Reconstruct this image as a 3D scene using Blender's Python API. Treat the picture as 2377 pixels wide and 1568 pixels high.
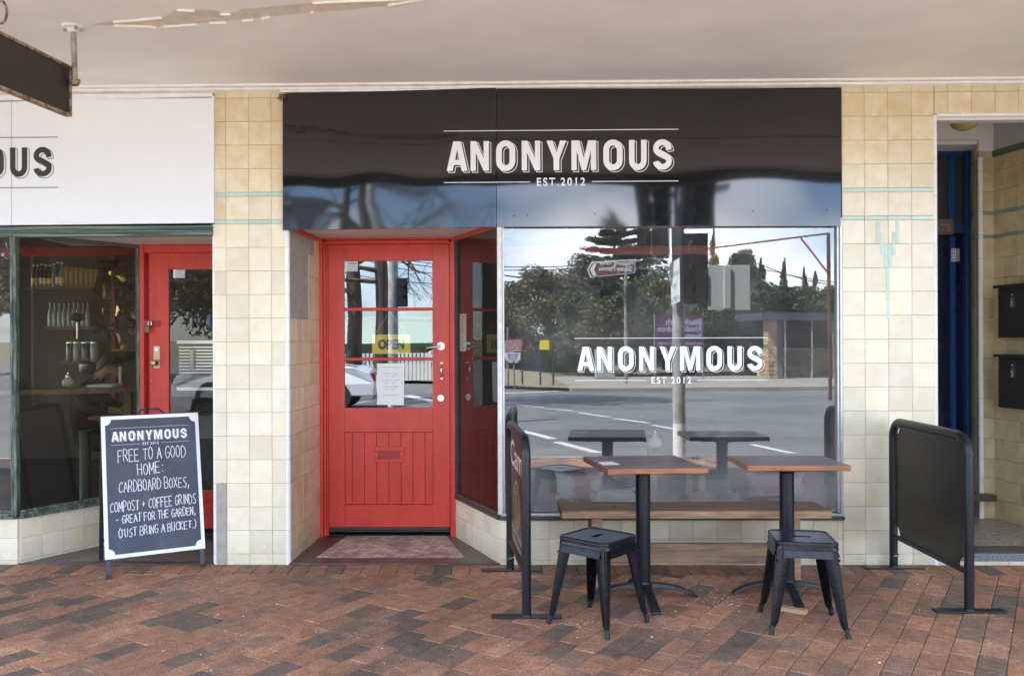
import bpy, math, random
from mathutils import Vector, Matrix, geometry
random.seed(7)
R = math.radians
sc = bpy.context.scene
for o in list(bpy.data.objects): bpy.data.objects.remove(o)
col = sc.collection

# ------------------------------------------------------------------ camera
F, CX, CY = 2010.0, 1100.0, 784.0          # focal length and principal point, in pixels of a 2376 wide picture
CAM = Vector((0, -5.6, 1.465))
TH = R(1.0)
FW = Vector((-math.sin(TH), math.cos(TH), 0))
R0 = Vector((math.cos(TH), math.sin(TH), 0)); U0 = Vector((0, 0, 1))
RT = (R0 - .004*U0).normalized(); UP = (U0 + .004*R0).normalized()
cd = bpy.data.cameras.new('camera'); cam = bpy.data.objects.new('camera', cd); col.objects.link(cam)
cd.sensor_width = 36; cd.lens = 36*F/2376; cd.shift_x = (1188-CX)/2376; cd.shift_y = 0
cd.clip_end = 2000; cd.clip_start = .05
m = Matrix((RT, UP, -FW)).transposed().to_4x4(); m.translation = CAM
cam.matrix_world = m
sc.camera = cam

# ------------------------------------------------------------------ sky, sun, exposure
SUN_EL, SUN_AZ = R(55), R(-66)             # sun stands behind the shops, to the left
w = bpy.data.worlds.new('World'); sc.world = w; w.use_nodes = True
nt = w.node_tree; nt.nodes.clear()
wo = nt.nodes.new('ShaderNodeOutputWorld'); bg = nt.nodes.new('ShaderNodeBackground')
sky = nt.nodes.new('ShaderNodeTexSky'); sky.sky_type = 'NISHITA'; sky.sun_disc = False
sky.sun_elevation = SUN_EL; sky.sun_rotation = SUN_AZ; sky.air_density = 1.0; sky.dust_density = .3; sky.ozone_density = 2.5
tc = nt.nodes.new('ShaderNodeTexCoord'); mp = nt.nodes.new('ShaderNodeMapping'); mp.inputs['Scale'].default_value = (1, 1, 2.6)
nz = nt.nodes.new('ShaderNodeTexNoise'); nz.inputs['Scale'].default_value = 2.9; nz.inputs['Detail'].default_value = 7; nz.inputs['Roughness'].default_value = .52
rp = nt.nodes.new('ShaderNodeValToRGB'); rp.color_ramp.elements[0].position = .46; rp.color_ramp.elements[1].position = .68
mx = nt.nodes.new('ShaderNodeMix'); mx.data_type = 'RGBA'; mx.inputs['B'].default_value = (12.2, 12.5, 13.2, 1)
L = nt.links.new
L(tc.outputs['Generated'], mp.inputs['Vector']); L(mp.outputs['Vector'], nz.inputs['Vector']); L(nz.outputs['Fac'], rp.inputs['Fac'])
tn = nt.nodes.new('ShaderNodeMix'); tn.data_type = 'RGBA'; tn.blend_type = 'MULTIPLY'; tn.inputs['Factor'].default_value = 1; tn.inputs['B'].default_value = (.86, .95, 1.10, 1)
L(rp.outputs['Color'], mx.inputs['Factor']); L(sky.outputs['Color'], tn.inputs['A']); L(tn.outputs['Result'], mx.inputs['A']); L(mx.outputs['Result'], bg.inputs['Color'])
bg.inputs['Strength'].default_value = .10; L(bg.outputs['Background'], wo.inputs['Surface'])
sd = bpy.data.lights.new('sun', 'SUN'); sd.energy = 5.0; sd.angle = R(.53); sd.color = (1, .945, .86)
sun = bpy.data.objects.new('sun', sd); col.objects.link(sun)
# towards the sun: azimuth measured clockwise from +Y
sv = Vector((math.sin(SUN_AZ)*math.cos(SUN_EL), math.cos(SUN_AZ)*math.cos(SUN_EL), math.sin(SUN_EL)))
sun.rotation_euler = sv.to_track_quat('Z', 'Y').to_euler(); sun.location = sv*40
vs = sc.view_settings; vs.view_transform = 'Standard'; vs.look = 'None'; vs.gamma = 1; vs.use_curve_mapping = False
vs.exposure = 2.84
sc.cycles.max_bounces = 10; sc.cycles.transparent_max_bounces = 16; sc.cycles.diffuse_bounces = 5; sc.cycles.glossy_bounces = 5

# ------------------------------------------------------------------ picture point -> world point at a real distance
def ray(px, py): return FW*F + RT*(px-CX) + UP*(CY-py)
def P(px, py, Y=0.0):
    d = ray(px, py); return CAM + d*((Y-CAM.y)/d.y)
def G(px, py, z=0.0):
    d = ray(px, py); return CAM + d*((z-CAM.z)/d.z)
def X(px, Y=0.0, py=760): return P(px, py, Y).x
def Z(py, Y=0.0, px=1188): return P(px, py, Y).z
def V(px, py, D, mir=.02):                  # seen in a window that stands at y = mir: the thing itself is out in the street
    p = P(px, py, D-5.6); return Vector((p.x, 2*mir-p.y, p.z))
def VG(px, py, z=-.12, mir=.02):
    p = G(px, py, z); return Vector((p.x, 2*mir-p.y, z))

# ------------------------------------------------------------------ materials
def srgb(r, g, b):
    f = lambda c: (c/255/12.92) if c/255 <= .04045 else ((c/255+.055)/1.055)**2.4
    return (f(r), f(g), f(b), 1)
def M(name, c, rough=.5, metal=0, spec=.5, var=0, vs=4, c2=None, lo=.4, hi=.6, bump=0, bs=60, coat=0, orand=0, stretch=None, detail=4, isl=False, rvar=0, ior=1.5, emis=None, offs=False):
    mt = bpy.data.materials.new(name); mt.use_nodes = True; n = mt.node_tree.nodes; l = mt.node_tree.links.new
    b = n['Principled BSDF']; c = tuple(c)[:3]+(1,)
    b.inputs['Base Color'].default_value = c; b.inputs['Roughness'].default_value = rough; b.inputs['Metallic'].default_value = metal
    b.inputs['Specular IOR Level'].default_value = spec; b.inputs['Coat Weight'].default_value = coat; b.inputs['Coat Roughness'].default_value = .08; b.inputs['IOR'].default_value = ior
    geo = n.new('ShaderNodeNewGeometry'); pos = geo.outputs['Position']
    oi = n.new('ShaderNodeObjectInfo')
    if offs:
        va = n.new('ShaderNodeVectorMath'); va.operation = 'MULTIPLY_ADD'
        l(oi.outputs['Random'], va.inputs[0]); va.inputs[1].default_value = (37, 53, 71); l(pos, va.inputs[2]); pos = va.outputs[0]
    if stretch:
        mp = n.new('ShaderNodeMapping'); mp.inputs['Scale'].default_value = stretch; l(pos, mp.inputs['Vector']); pos = mp.outputs['Vector']
    cur = None
    def noise(s, d=detail):
        t = n.new('ShaderNodeTexNoise'); t.inputs['Scale'].default_value = s; t.inputs['Detail'].default_value = d; l(pos, t.inputs['Vector']); return t.outputs['Fac']
    if c2:
        r = n.new('ShaderNodeMapRange'); r.inputs['From Min'].default_value = lo; r.inputs['From Max'].default_value = hi; l(noise(vs), r.inputs['Value'])
        x = n.new('ShaderNodeMix'); x.data_type = 'RGBA'; x.inputs['A'].default_value = c; x.inputs['B'].default_value = tuple(c2)[:3]+(1,); l(r.outputs[0], x.inputs['Factor']); cur = x.outputs['Result']
    def mul(cur, fac, amt):
        r = n.new('ShaderNodeMapRange'); r.inputs['To Min'].default_value = 1-amt; r.inputs['To Max'].default_value = 1+amt; l(fac, r.inputs['Value'])
        x = n.new('ShaderNodeMix'); x.data_type = 'RGBA'; x.blend_type = 'MULTIPLY'; x.inputs['Factor'].default_value = 1; x.clamp_result = False
        if cur is None: x.inputs['A'].default_value = c
        else: l(cur, x.inputs['A'])
        l(r.outputs[0], x.inputs['B']); return x.outputs['Result']
    if var: cur = mul(cur, noise(vs*1.7+1, 6), var*1.8)
    if orand: cur = mul(cur, geo.outputs['Random Per Island'] if isl else oi.outputs['Random'], orand)
    if cur: l(cur, b.inputs['Base Color'])
    if rvar:
        r = n.new('ShaderNodeMapRange'); r.inputs['To Min'].default_value = max(0, rough-rvar); r.inputs['To Max'].default_value = rough+rvar; l(noise(vs*2, 5), r.inputs['Value']); l(r.outputs[0], b.inputs['Roughness'])
    if bump:
        bp = n.new('ShaderNodeBump'); bp.inputs['Strength'].default_value = min(1, bump); bp.inputs['Distance'].default_value = .003*max(1, bump); l(noise(bs, 3), bp.inputs['Height']); l(bp.outputs['Normal'], b.inputs['Normal'])
    if emis: b.inputs['Emission Color'].default_value = emis; b.inputs['Emission Strength'].default_value = 1
    return mt
def glass(name, refl=.25, tint=(.9, .92, .9), wob=0, dirt=0, c=(.93, .96, 1), low=0):
    mt = bpy.data.materials.new(name); mt.use_nodes = True; n = mt.node_tree.nodes; l = mt.node_tree.links.new; n.clear()
    out = n.new('ShaderNodeOutputMaterial'); mix = n.new('ShaderNodeMixShader'); tr = n.new('ShaderNodeBsdfTransparent'); gl = n.new('ShaderNodeBsdfGlossy')
    tr.inputs['Color'].default_value = (*tint, 1); gl.inputs['Roughness'].default_value = 0; gl.inputs['Color'].default_value = (*c, 1)
    fr = n.new('ShaderNodeFresnel'); fr.inputs['IOR'].default_value = 1.5
    ma = n.new('ShaderNodeMath'); ma.operation = 'ADD'; ma.use_clamp = True; ma.inputs[1].default_value = refl-.04; l(fr.outputs[0], ma.inputs[0])
    l(ma.outputs[0], mix.inputs[0]); l(tr.outputs[0], mix.inputs[1]); l(gl.outputs[0], mix.inputs[2])
    last = mix.outputs[0]
    geo = n.new('ShaderNodeNewGeometry')
    if wob:
        t = n.new('ShaderNodeTexNoise'); t.inputs['Scale'].default_value = 1.3; t.inputs['Detail'].default_value = 1; l(geo.outputs['Position'], t.inputs['Vector'])
        bp = n.new('ShaderNodeBump'); bp.inputs['Strength'].default_value = .5; bp.inputs['Distance'].default_value = wob; l(t.outputs['Fac'], bp.inputs['Height']); l(bp.outputs[0], gl.inputs['Normal'])
    if dirt:
        t = n.new('ShaderNodeTexNoise'); t.inputs['Scale'].default_value = 2.2; t.inputs['Detail'].default_value = 6
        mp = n.new('ShaderNodeMapping'); mp.inputs['Scale'].default_value = (1, 1, .8); l(geo.outputs['Position'], mp.inputs[0]); l(mp.outputs[0], t.inputs['Vector'])
        r = n.new('ShaderNodeMapRange'); r.inputs['From Min'].default_value = .45; r.inputs['From Max'].default_value = .8; r.inputs['To Min'].default_value = dirt*.22; r.inputs['To Max'].default_value = dirt; l(t.outputs['Fac'], r.inputs['Value'])
        sp = n.new('ShaderNodeSeparateXYZ'); l(geo.outputs['Position'], sp.inputs[0])
        rz = n.new('ShaderNodeMapRange'); rz.inputs['From Min'].default_value = .80; rz.inputs['From Max'].default_value = .34; rz.inputs['To Max'].default_value = low; l(sp.outputs[2], rz.inputs['Value'])
        t2 = n.new('ShaderNodeTexNoise'); t2.inputs['Scale'].default_value = 3.1; t2.inputs['Detail'].default_value = 5; l(mp.outputs[0], t2.inputs['Vector'])
        m3 = n.new('ShaderNodeMath'); m3.operation = 'MULTIPLY_ADD'; l(rz.outputs[0], m3.inputs[0]); l(t2.outputs['Fac'], m3.inputs[1]); l(r.outputs[0], m3.inputs[2]); r = m3
        df = n.new('ShaderNodeBsdfDiffuse'); df.inputs['Color'].default_value = (.6, .6, .58, 1)
        m2 = n.new('ShaderNodeMixShader'); l(r.outputs[0], m2.inputs[0]); l(last, m2.inputs[1]); l(df.outputs[0], m2.inputs[2]); last = m2.outputs[0]
    l(last, out.inputs['Surface']); return mt

def tilemat(name, c, c2, stain, rough=.22, bot=(.62, .52, .3)):
    """glazed tile: own tone per tile, mottled patina that is denser on the upper courses"""
    mt = M(name, c, rough, c2=c2, vs=9, lo=.42, hi=.68, orand=.095, bump=.25, bs=14, offs=True, detail=6)
    n = mt.node_tree.nodes; l = mt.node_tree.links.new; b = n['Principled BSDF']
    src = b.inputs['Base Color'].links[0].from_socket
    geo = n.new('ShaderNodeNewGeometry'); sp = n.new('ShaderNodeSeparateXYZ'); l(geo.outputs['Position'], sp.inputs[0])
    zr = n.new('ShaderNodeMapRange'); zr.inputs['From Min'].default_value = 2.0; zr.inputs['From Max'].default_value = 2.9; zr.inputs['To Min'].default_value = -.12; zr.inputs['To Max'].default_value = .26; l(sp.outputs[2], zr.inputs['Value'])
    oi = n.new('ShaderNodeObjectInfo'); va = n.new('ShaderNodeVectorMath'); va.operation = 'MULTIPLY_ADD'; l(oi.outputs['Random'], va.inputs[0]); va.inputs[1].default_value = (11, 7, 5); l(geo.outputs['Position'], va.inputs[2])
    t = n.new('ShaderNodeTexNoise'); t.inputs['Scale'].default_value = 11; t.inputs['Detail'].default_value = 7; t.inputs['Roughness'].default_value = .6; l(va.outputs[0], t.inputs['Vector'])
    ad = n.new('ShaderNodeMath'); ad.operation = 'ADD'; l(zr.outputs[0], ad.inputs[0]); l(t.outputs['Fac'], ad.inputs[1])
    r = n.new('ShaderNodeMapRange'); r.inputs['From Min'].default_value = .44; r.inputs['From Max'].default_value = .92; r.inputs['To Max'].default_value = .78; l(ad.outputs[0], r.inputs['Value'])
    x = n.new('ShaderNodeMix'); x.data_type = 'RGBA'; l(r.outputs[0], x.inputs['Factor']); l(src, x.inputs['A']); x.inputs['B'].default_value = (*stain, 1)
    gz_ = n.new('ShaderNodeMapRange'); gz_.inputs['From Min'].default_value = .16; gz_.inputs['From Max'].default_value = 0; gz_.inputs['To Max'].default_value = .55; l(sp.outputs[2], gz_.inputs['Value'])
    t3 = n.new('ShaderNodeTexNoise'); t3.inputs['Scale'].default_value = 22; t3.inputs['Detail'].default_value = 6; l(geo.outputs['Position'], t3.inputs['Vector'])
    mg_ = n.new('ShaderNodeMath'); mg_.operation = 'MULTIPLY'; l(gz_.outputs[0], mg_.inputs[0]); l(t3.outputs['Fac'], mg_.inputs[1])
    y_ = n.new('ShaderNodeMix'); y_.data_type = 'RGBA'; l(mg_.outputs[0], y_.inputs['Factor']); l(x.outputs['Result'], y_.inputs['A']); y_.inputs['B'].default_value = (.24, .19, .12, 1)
    l(y_.outputs['Result'], b.inputs['Base Color']); return mt

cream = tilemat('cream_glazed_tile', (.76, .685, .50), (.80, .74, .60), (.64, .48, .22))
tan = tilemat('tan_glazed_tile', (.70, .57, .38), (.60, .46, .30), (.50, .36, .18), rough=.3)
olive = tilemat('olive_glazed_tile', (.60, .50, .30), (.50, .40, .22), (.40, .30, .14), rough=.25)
green_t = M('mint_strip_tile', (.52, .66, .56), .3, var=.08, vs=12, orand=.06)
mint_dk = M('porch_mint_tile', (.20, .32, .24), .35, var=.1)
dgreen_t = M('dark_green_tile', (.07, .10, .06), .3, var=.1)
def chips(mt, c, s=38, lo=.735, amt=.75):
    n = mt.node_tree.nodes; l = mt.node_tree.links.new; b = n['Principled BSDF']; src = b.inputs['Base Color'].links[0].from_socket
    geo = n.new('ShaderNodeNewGeometry'); t = n.new('ShaderNodeTexNoise'); t.inputs['Scale'].default_value = s; t.inputs['Detail'].default_value = 3; l(geo.outputs['Position'], t.inputs['Vector'])
    r = n.new('ShaderNodeMapRange'); r.inputs['From Min'].default_value = lo; r.inputs['From Max'].default_value = lo+.02; r.inputs['To Max'].default_value = amt; l(t.outputs['Fac'], r.inputs['Value'])
    x = n.new('ShaderNodeMix'); x.data_type = 'RGBA'; l(r.outputs[0], x.inputs['Factor']); l(src, x.inputs['A']); x.inputs['B'].default_value = (*c, 1); l(x.outputs['Result'], b.inputs['Base Color'])
white_bead = M('white_bead_glaze', (.80, .80, .76), .2, var=.04, orand=.04)
grout = M('grout', (.48, .42, .30), .95, var=.2, vs=30)
cement = M('cement_patch', (.36, .33, .28), .9, var=.18, vs=10, bump=.8, bs=60)
red = M('red_gloss_paint', (.62, .055, .036), .33, var=.14, vs=6, bump=.7, bs=26, stretch=(1, 1, .35), rvar=.08, spec=.4)
chips(red, (.62, .34, .28), 42, .715, .7)
red_d = M('red_gloss_recess', (.36, .018, .013), .35, var=.12, vs=6)
blackp = M('black_fascia_enamel', (.004, .004, .005), .25, spec=.1, var=.1, vs=2, coat=1)
blackp.node_tree.nodes['Principled BSDF'].inputs['Coat IOR'].default_value = 1.66; blackp.node_tree.nodes['Principled BSDF'].inputs['Coat Roughness'].default_value = .045; blackp.node_tree.nodes['Principled BSDF'].inputs['Coat Tint'].default_value = (1, 1, 1, 1)
whitep = M('white_panel', (.82, .85, .87), .28, var=.02, vs=1)
vinylw = M('white_vinyl', (.82, .83, .84), .4); vinylk = M('black_vinyl', (.03, .03, .03), .4)
ceilm = M('awning_lining_paint', (.905, .89, .83), .75, var=.07, vs=.9, detail=5)
cornm = M('cornice_white_paint', (.84, .82, .78), .6, var=.1, vs=9, bump=.5, bs=40)
flake = M('peeling_paint_white', (.86, .83, .76), .6)
plaster = M('bare_plaster', (.76, .68, .52), .9, c2=(.72, .66, .56), vs=7, var=.15, bump=.8, bs=30)
soffw = M('soffit_white', (.70, .68, .64), .6, var=.05)
alum = M('aluminium_frame', (.52, .53, .52), .38, metal=.6, var=.12, vs=8)
aluw = M('white_painted_frame', (.70, .70, .67), .45, var=.15, vs=14, bump=.4)
steel = M('brushed_steel', (.62, .61, .58), .28, metal=1, var=.05); brass = M('old_brass', (.40, .33, .19), .35, metal=1, var=.15, vs=30)
verd = M('weathered_green_timber', (.06, .09, .07), .7, c2=(.20, .27, .22), vs=7, stretch=(.22, 1, 14), lo=.42, hi=.56, var=.3, bump=1.2, bs=90)
verdv = M('weathered_green_post', (.05, .07, .055), .6, c2=(.17, .22, .18), vs=9, stretch=(6, 6, .8), lo=.45, hi=.6, var=.25, bump=1)
blacksteel = M('black_powder_steel', (.009, .010, .014), .36, spec=.4, var=.2, vs=20, bump=.25, bs=220)
stoolm = M('gunmetal_stool', (.012, .013, .017), .22, metal=.35, spec=.4, var=.3, vs=14, rvar=.06, bump=.3, bs=30)
chips(stoolm, (.10, .10, .10), 60, .73, .6)
panelk = M('barrier_panel_black', (.010, .009, .007), .32, spec=.35, var=.15, vs=3, rvar=.06)
wood_top = M('varnished_tabletop', (.15, .055, .03), .30, c2=(.055, .020, .013), vs=5, stretch=(.6, 9, 9), var=.25, coat=.12, bump=.3, bs=70)
wood_edge = M('tabletop_edge', (.33, .11, .03), .3, c2=(.20, .065, .022), vs=6, stretch=(1, 9, 9), var=.2, coat=.4)
wood_bench = M('weathered_hardwood', (.30, .185, .105), .6, c2=(.17, .11, .075), vs=4, stretch=(1, 12, 14), var=.3, bump=.9, bs=60)
wood_bench2 = M('sawn_hardwood_face', (.42, .25, .13), .6, c2=(.28, .165, .09), vs=5, stretch=(1, 10, 12), var=.3, bump=.9, bs=60)
wood_dark = M('dark_shelf_timber', (.05, .027, .014), .6, c2=(.05, .028, .016), vs=5, stretch=(1, 8, 8), var=.3)
pale_wood = M('pale_timber', (.45, .30, .16), .55, var=.2, vs=6, stretch=(1, 9, 9))
paper = M('paper', (.88, .90, .86), .7, var=.03); paperink = M('grey_ink', (.30, .30, .32), .8)
signyel = M('open_sign_yellow', (.95, .74, .02), .45); ink = M('dark_ink', (.03, .03, .03), .5); inkblue = M('warning_ink', (.12, .12, .40), .6)
chalkb = M('chalkboard', (.045, .055, .078), .62, c2=(.075, .088, .115), vs=5, lo=.45, hi=.8, var=.12, detail=8)
chalk = M('chalk', (.74, .76, .80), .9, var=.3, vs=120)
concrete_dk = M('dark_oxide_threshold', (.075, .048, .045), .35, c2=(.10, .085, .07), vs=4, var=.25)
terraz = M('terrazzo_floor', (.36, .33, .26), .4, c2=(.16, .15, .12), vs=26, lo=.5, hi=.62, var=.2)
granite = M('granite_kerb', (.11, .12, .14), .5, c2=(.30, .30, .33), vs=160, lo=.52, hi=.62)
mosaic = M('threshold_mosaic', (.50, .40, .34), .6, c2=(.30, .23, .19), vs=7, orand=.32, isl=True)
navy = M('navy_door_paint', (.004, .006, .035), .25, var=.15); blue = M('blue_frame_paint', (.006, .055, .19), .3, var=.12)
mailk = M('mailbox_black', (.022, .022, .020), .45, var=.2, vs=30, bump=.5, bs=300)
rust = M('rusty_sign_frame', (.38, .30, .20), .8, c2=(.16, .08, .035), vs=40, lo=.45, hi=.6, var=.3, bump=1.5, bs=150)
galv = M('galvanised_pipe', (.42, .40, .35), .5, metal=.35, c2=(.24, .20, .15), vs=14, var=.2)
sheetk = M('hanging_sign_face', (.030, .027, .024), .35, var=.1)
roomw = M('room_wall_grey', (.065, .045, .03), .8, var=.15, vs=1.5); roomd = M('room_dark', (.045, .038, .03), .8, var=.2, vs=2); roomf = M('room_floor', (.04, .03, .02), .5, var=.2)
win_glass = glass('shop_window_glass', .135, (.75, .78, .76), wob=.0014, dirt=.17, low=.62, c=(.88, .94, 1))
door_glass = glass('door_glass', .16, (.75, .78, .76), wob=.001, c=(.90, .95, 1))
side_glass = glass('side_window_glass', .07, (.85, .86, .82), wob=.001, dirt=.05, c=(.9, .9, .85))
old_glass = glass('old_window_glass', .05, (.60, .58, .50), wob=.001, dirt=.04, c=(.9, .9, .85))

# ------------------------------------------------------------------ mesh builder
class MB:
    def __init__(s): s.v = []; s.f = []; s.m = []; s.k = 0
    def add(s, vs, fs, k=None):
        b = len(s.v); s.v += [tuple(x) for x in vs]; s.f += [tuple(b+i for i in f) for f in fs]; s.m += [s.k if k is None else k]*len(fs); return s
    def box(s, x0, x1, y0, y1, z0, z1, k=None):
        return s.add([(x, y, z) for z in (z0, z1) for x, y in ((x0, y0), (x1, y0), (x1, y1), (x0, y1))], [(3, 2, 1, 0), (4, 5, 6, 7), (0, 1, 5, 4), (1, 2, 6, 5), (2, 3, 7, 6), (3, 0, 4, 7)], k)
    def hexa(s, q, d, k=None):               # four corners (ccw seen from outside), thickness vector d away from viewer
        q = [Vector(a) for a in q]; d = Vector(d)
        return s.add(q+[a+d for a in q], [(0, 1, 2, 3), (7, 6, 5, 4), (1, 0, 4, 5), (2, 1, 5, 6), (3, 2, 6, 7), (0, 3, 7, 4)], k)
    def obox(s, c, a, b, h, k=None):         # centre and three half axes
        c, a, b, h = map(Vector, (c, a, b, h))
        return s.add([c+i*a+j*b+l*h for l in (-1, 1) for i, j in ((-1, -1), (1, -1), (1, 1), (-1, 1))], [(3, 2, 1, 0), (4, 5, 6, 7), (0, 1, 5, 4), (1, 2, 6, 5), (2, 3, 7, 6), (3, 0, 4, 7)], k)
    def tube(s, pts, r, n=12, closed=False, cap=True, k=None, flat=1):
        pts = [Vector(p) for p in pts]; N = len(pts); rs = r if isinstance(r, (list, tuple)) else [r]*N
        base = len(s.v); up = None
        for i, p in enumerate(pts):
            t = (pts[(i+1) % N]-pts[i-1]) if (closed or 0 < i < N-1) else (pts[1]-pts[0] if i == 0 else pts[-1]-pts[-2])
            t.normalize()
            if up is None: up = Vector((0, 0, 1)) if abs(t.z) < .9 else Vector((1, 0, 0))
            a = up - t*up.dot(t); a.normalize(); up = a; b = t.cross(a)
            s.v += [tuple(p + (a*math.cos(2*math.pi*j/n)*flat + b*math.sin(2*math.pi*j/n))*rs[i]) for j in range(n)]
        for i in range(N if closed else N-1):
            i2 = (i+1) % N
            for j in range(n):
                s.f.append((base+i*n+j, base+i*n+(j+1) % n, base+i2*n+(j+1) % n, base+i2*n+j)); s.m.append(s.k if k is None else k)
        if cap and not closed:
            s.f.append(tuple(base+j for j in range(n))[::-1]); s.f.append(tuple(base+(N-1)*n+j for j in range(n))); s.m += [s.k if k is None else k]*2
        return s
    def lathe(s, c, prof, n=20, k=None, axis='z'):
        c = Vector(c); base = len(s.v)
        for r, h in prof:
            for j in range(n):
                a = 2*math.pi*j/n; ca, sa = math.cos(a)*r, math.sin(a)*r
                s.v.append(tuple(c+Vector((ca, sa, h) if axis == 'z' else (ca, h, sa) if axis == 'y' else (h, ca, sa))))
        for i in range(len(prof)-1):
            for j in range(n): s.f.append((base+i*n+j, base+i*n+(j+1) % n, base+(i+1)*n+(j+1) % n, base+(i+1)*n+j)); s.m.append(s.k if k is None else k)
        s.f.append(tuple(base+j for j in range(n))[::-1]); s.f.append(tuple(base+(len(prof)-1)*n+j for j in range(n))); s.m += [s.k if k is None else k]*2
        return s
    def prism(s, loops, O, u, v, d, k=None):  # flat outline with holes, in the frame O,u,v, thickened by d
        O, u, v, d = map(Vector, (O, u, v, d))
        pts = [p for lp in loops for p in lp]
        tri = geometry.tessellate_polygon([[Vector((a, b, 0)) for a, b in lp] for lp in loops])
        f3 = [O+u*a+v*b for a, b in pts]; n = len(pts)
        nn = u.cross(v); fs = []
        for t in tri:
            a, b, c = (pts[i] for i in t); area = (b[0]-a[0])*(c[1]-a[1])-(b[1]-a[1])*(c[0]-a[0])
            t = tuple(t) if area > 0 else tuple(t)[::-1]
            fs.append(t)
            if d.length: fs.append(tuple(i+n for i in t)[::-1])
        if d.length:
            b0 = 0
            for lp in loops:
                for i in range(len(lp)): j = (i+1) % len(lp); fs.append((b0+i, b0+i+n, b0+j+n, b0+j))
                b0 += len(lp)
        return s.add(f3+([p+d for p in f3] if d.length else []), fs, k)
    def build(s, name, mats, parent=None, smooth=False, bevel=0, seg=2, local=False, fix=True):
        me = bpy.data.meshes.new(name)
        off = Vector((0, 0, 0))
        if parent is not None and not local: off = world_loc(parent)
        me.from_pydata([(x-off.x, y-off.y, z-off.z) for x, y, z in s.v], [], s.f)
        mats = mats if isinstance(mats, (list, tuple)) else [mats]
        for mm in mats: me.materials.append(mm)
        me.polygons.foreach_set('material_index', s.m)
        if smooth:
            me.polygons.foreach_set('use_smooth', [True]*len(me.polygons))
            try: me.set_sharp_from_angle(angle=R(40))
            except Exception: pass
        me.update(); o = bpy.data.objects.new(name, me); col.objects.link(o)
        if parent is not None: o.parent = parent
        if bevel:
            b = o.modifiers.new('bevel', 'BEVEL'); b.width = bevel; b.segments = seg; b.limit_method = 'ANGLE'; b.angle_limit = R(35)
        return o
def world_loc(o):
    v = Vector(o.location)
    while o.parent: o = o.parent; v += Vector(o.location)
    return v
def tag(o, label=None, cat=None, group=None, kind=None):
    if label: o['label'] = label
    if cat: o['category'] = cat
    if group: o['group'] = group
    if kind: o['kind'] = kind
    return o
def thing(name, label, cat, loc, group=None, rz=0):
    e = bpy.data.objects.new(name, None); e.empty_display_size = .1; col.objects.link(e); e.location = loc; e.rotation_euler.z = rz
    return tag(e, label, cat, group)
def struct(o): o['kind'] = 'structure'; return o
def box(name, mat, parent, *a, bevel=0, **kw): return MB().box(*a).build(name, mat, parent, bevel=bevel, **kw)
def copy_tree(o, parent=None):
    c = o.copy(); col.objects.link(c); c.parent = parent
    for ch in [x for x in o.children]: copy_tree(ch, c)
    return c

# ------------------------------------------------------------------ lettering
def arc(cx, cy, rx, ry, a0, a1, n=14): return [(cx+rx*math.cos(R(a0+(a1-a0)*i/n)), cy+ry*math.sin(R(a0+(a1-a0)*i/n))) for i in range(n+1)]
def sweep(pts, w):
    l, r = [], []
    for i, p in enumerate(pts):
        a = Vector(pts[max(0, i-1)]); b = Vector(pts[min(len(pts)-1, i+1)]); t = (b-a).normalized(); nn = Vector((-t.y, t.x))*w/2
        l.append((p[0]+nn.x, p[1]+nn.y)); r.append((p[0]-nn.x, p[1]-nn.y))
    return l+r[::-1]
LET = {
 'A': (.74, [[(0, 0), (.21, 0), (.257, .2), (.483, .2), (.53, 0), (.74, 0), (.505, 1), (.235, 1)], [(.30, .37), (.37, .72), (.44, .37)]]),
 'N': (.65, [[(0, 0), (.185, 0), (.185, .60), (.46, 0), (.65, 0), (.65, 1), (.465, 1), (.465, .42), (.20, 1), (0, 1)]]),
 'O': (.68, [arc(.34, .33, .34, .35, 180, 360)+arc(.34, .67, .34, .35, 0, 180), (arc(.34, .33, .135, .15, 180, 360)+arc(.34, .67, .135, .15, 0, 180))[::-1]]),
 'Y': (.70, [[(.25, 0), (.45, 0), (.45, .38), (.70, 1), (.485, 1), (.355, .60), (.215, 1), (0, 1), (.25, .38)]]),
 'M': (.87, [[(0, 0), (.185, 0), (.185, .66), (.355, 0), (.515, 0), (.685, .66), (.685, 0), (.87, 0), (.87, 1), (.59, 1), (.435, .40), (.28, 1), (0, 1)]]),
 'U': (.62, [[(0, 1)]+arc(.31, .32, .31, .34, 180, 360)+[(.62, 1), (.425, 1)]+arc(.31, .32, .115, .14, 360, 180)+[(.195, 1)]]),
 'S': (.66, [sweep([(.56, .66)]+arc(.33, .70, .225, .215, 8, 200, 16)[1:]+[(.22, .565), (.33, .52), (.44, .46)]+arc(.33, .30, .235, .215, 20, -172, 16), .195)]),
}
POS = [('A', 0.10), ('N', .944), ('O', 1.844), ('N', 2.75), ('Y', 3.62), ('M', 4.50), ('O', 5.62), ('U', 6.52), ('S', 7.36)]
def ribbon(mb, loop, t, O, u, v, d):
    n = len(loop); pi, po = [], []
    for i in range(n):
        a, b, c = Vector(loop[i-1]), Vector(loop[i]), Vector(loop[(i+1) % n])
        t1 = (b-a).normalized(); t2 = (c-b).normalized(); n1 = Vector((-t1.y, t1.x)); n2 = Vector((-t2.y, t2.x)); mm = (n1+n2)
        if mm.length < .2: mm = n1
        mm.normalize(); k = t/2/max(.35, mm.dot(n1)); po.append(b+mm*k); pi.append(b-mm*k)
    for i in range(n):
        j = (i+1) % n
        mb.prism([[tuple(pi[i]), tuple(pi[j]), tuple(po[j]), tuple(po[i])]], O, u, v, d)
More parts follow.
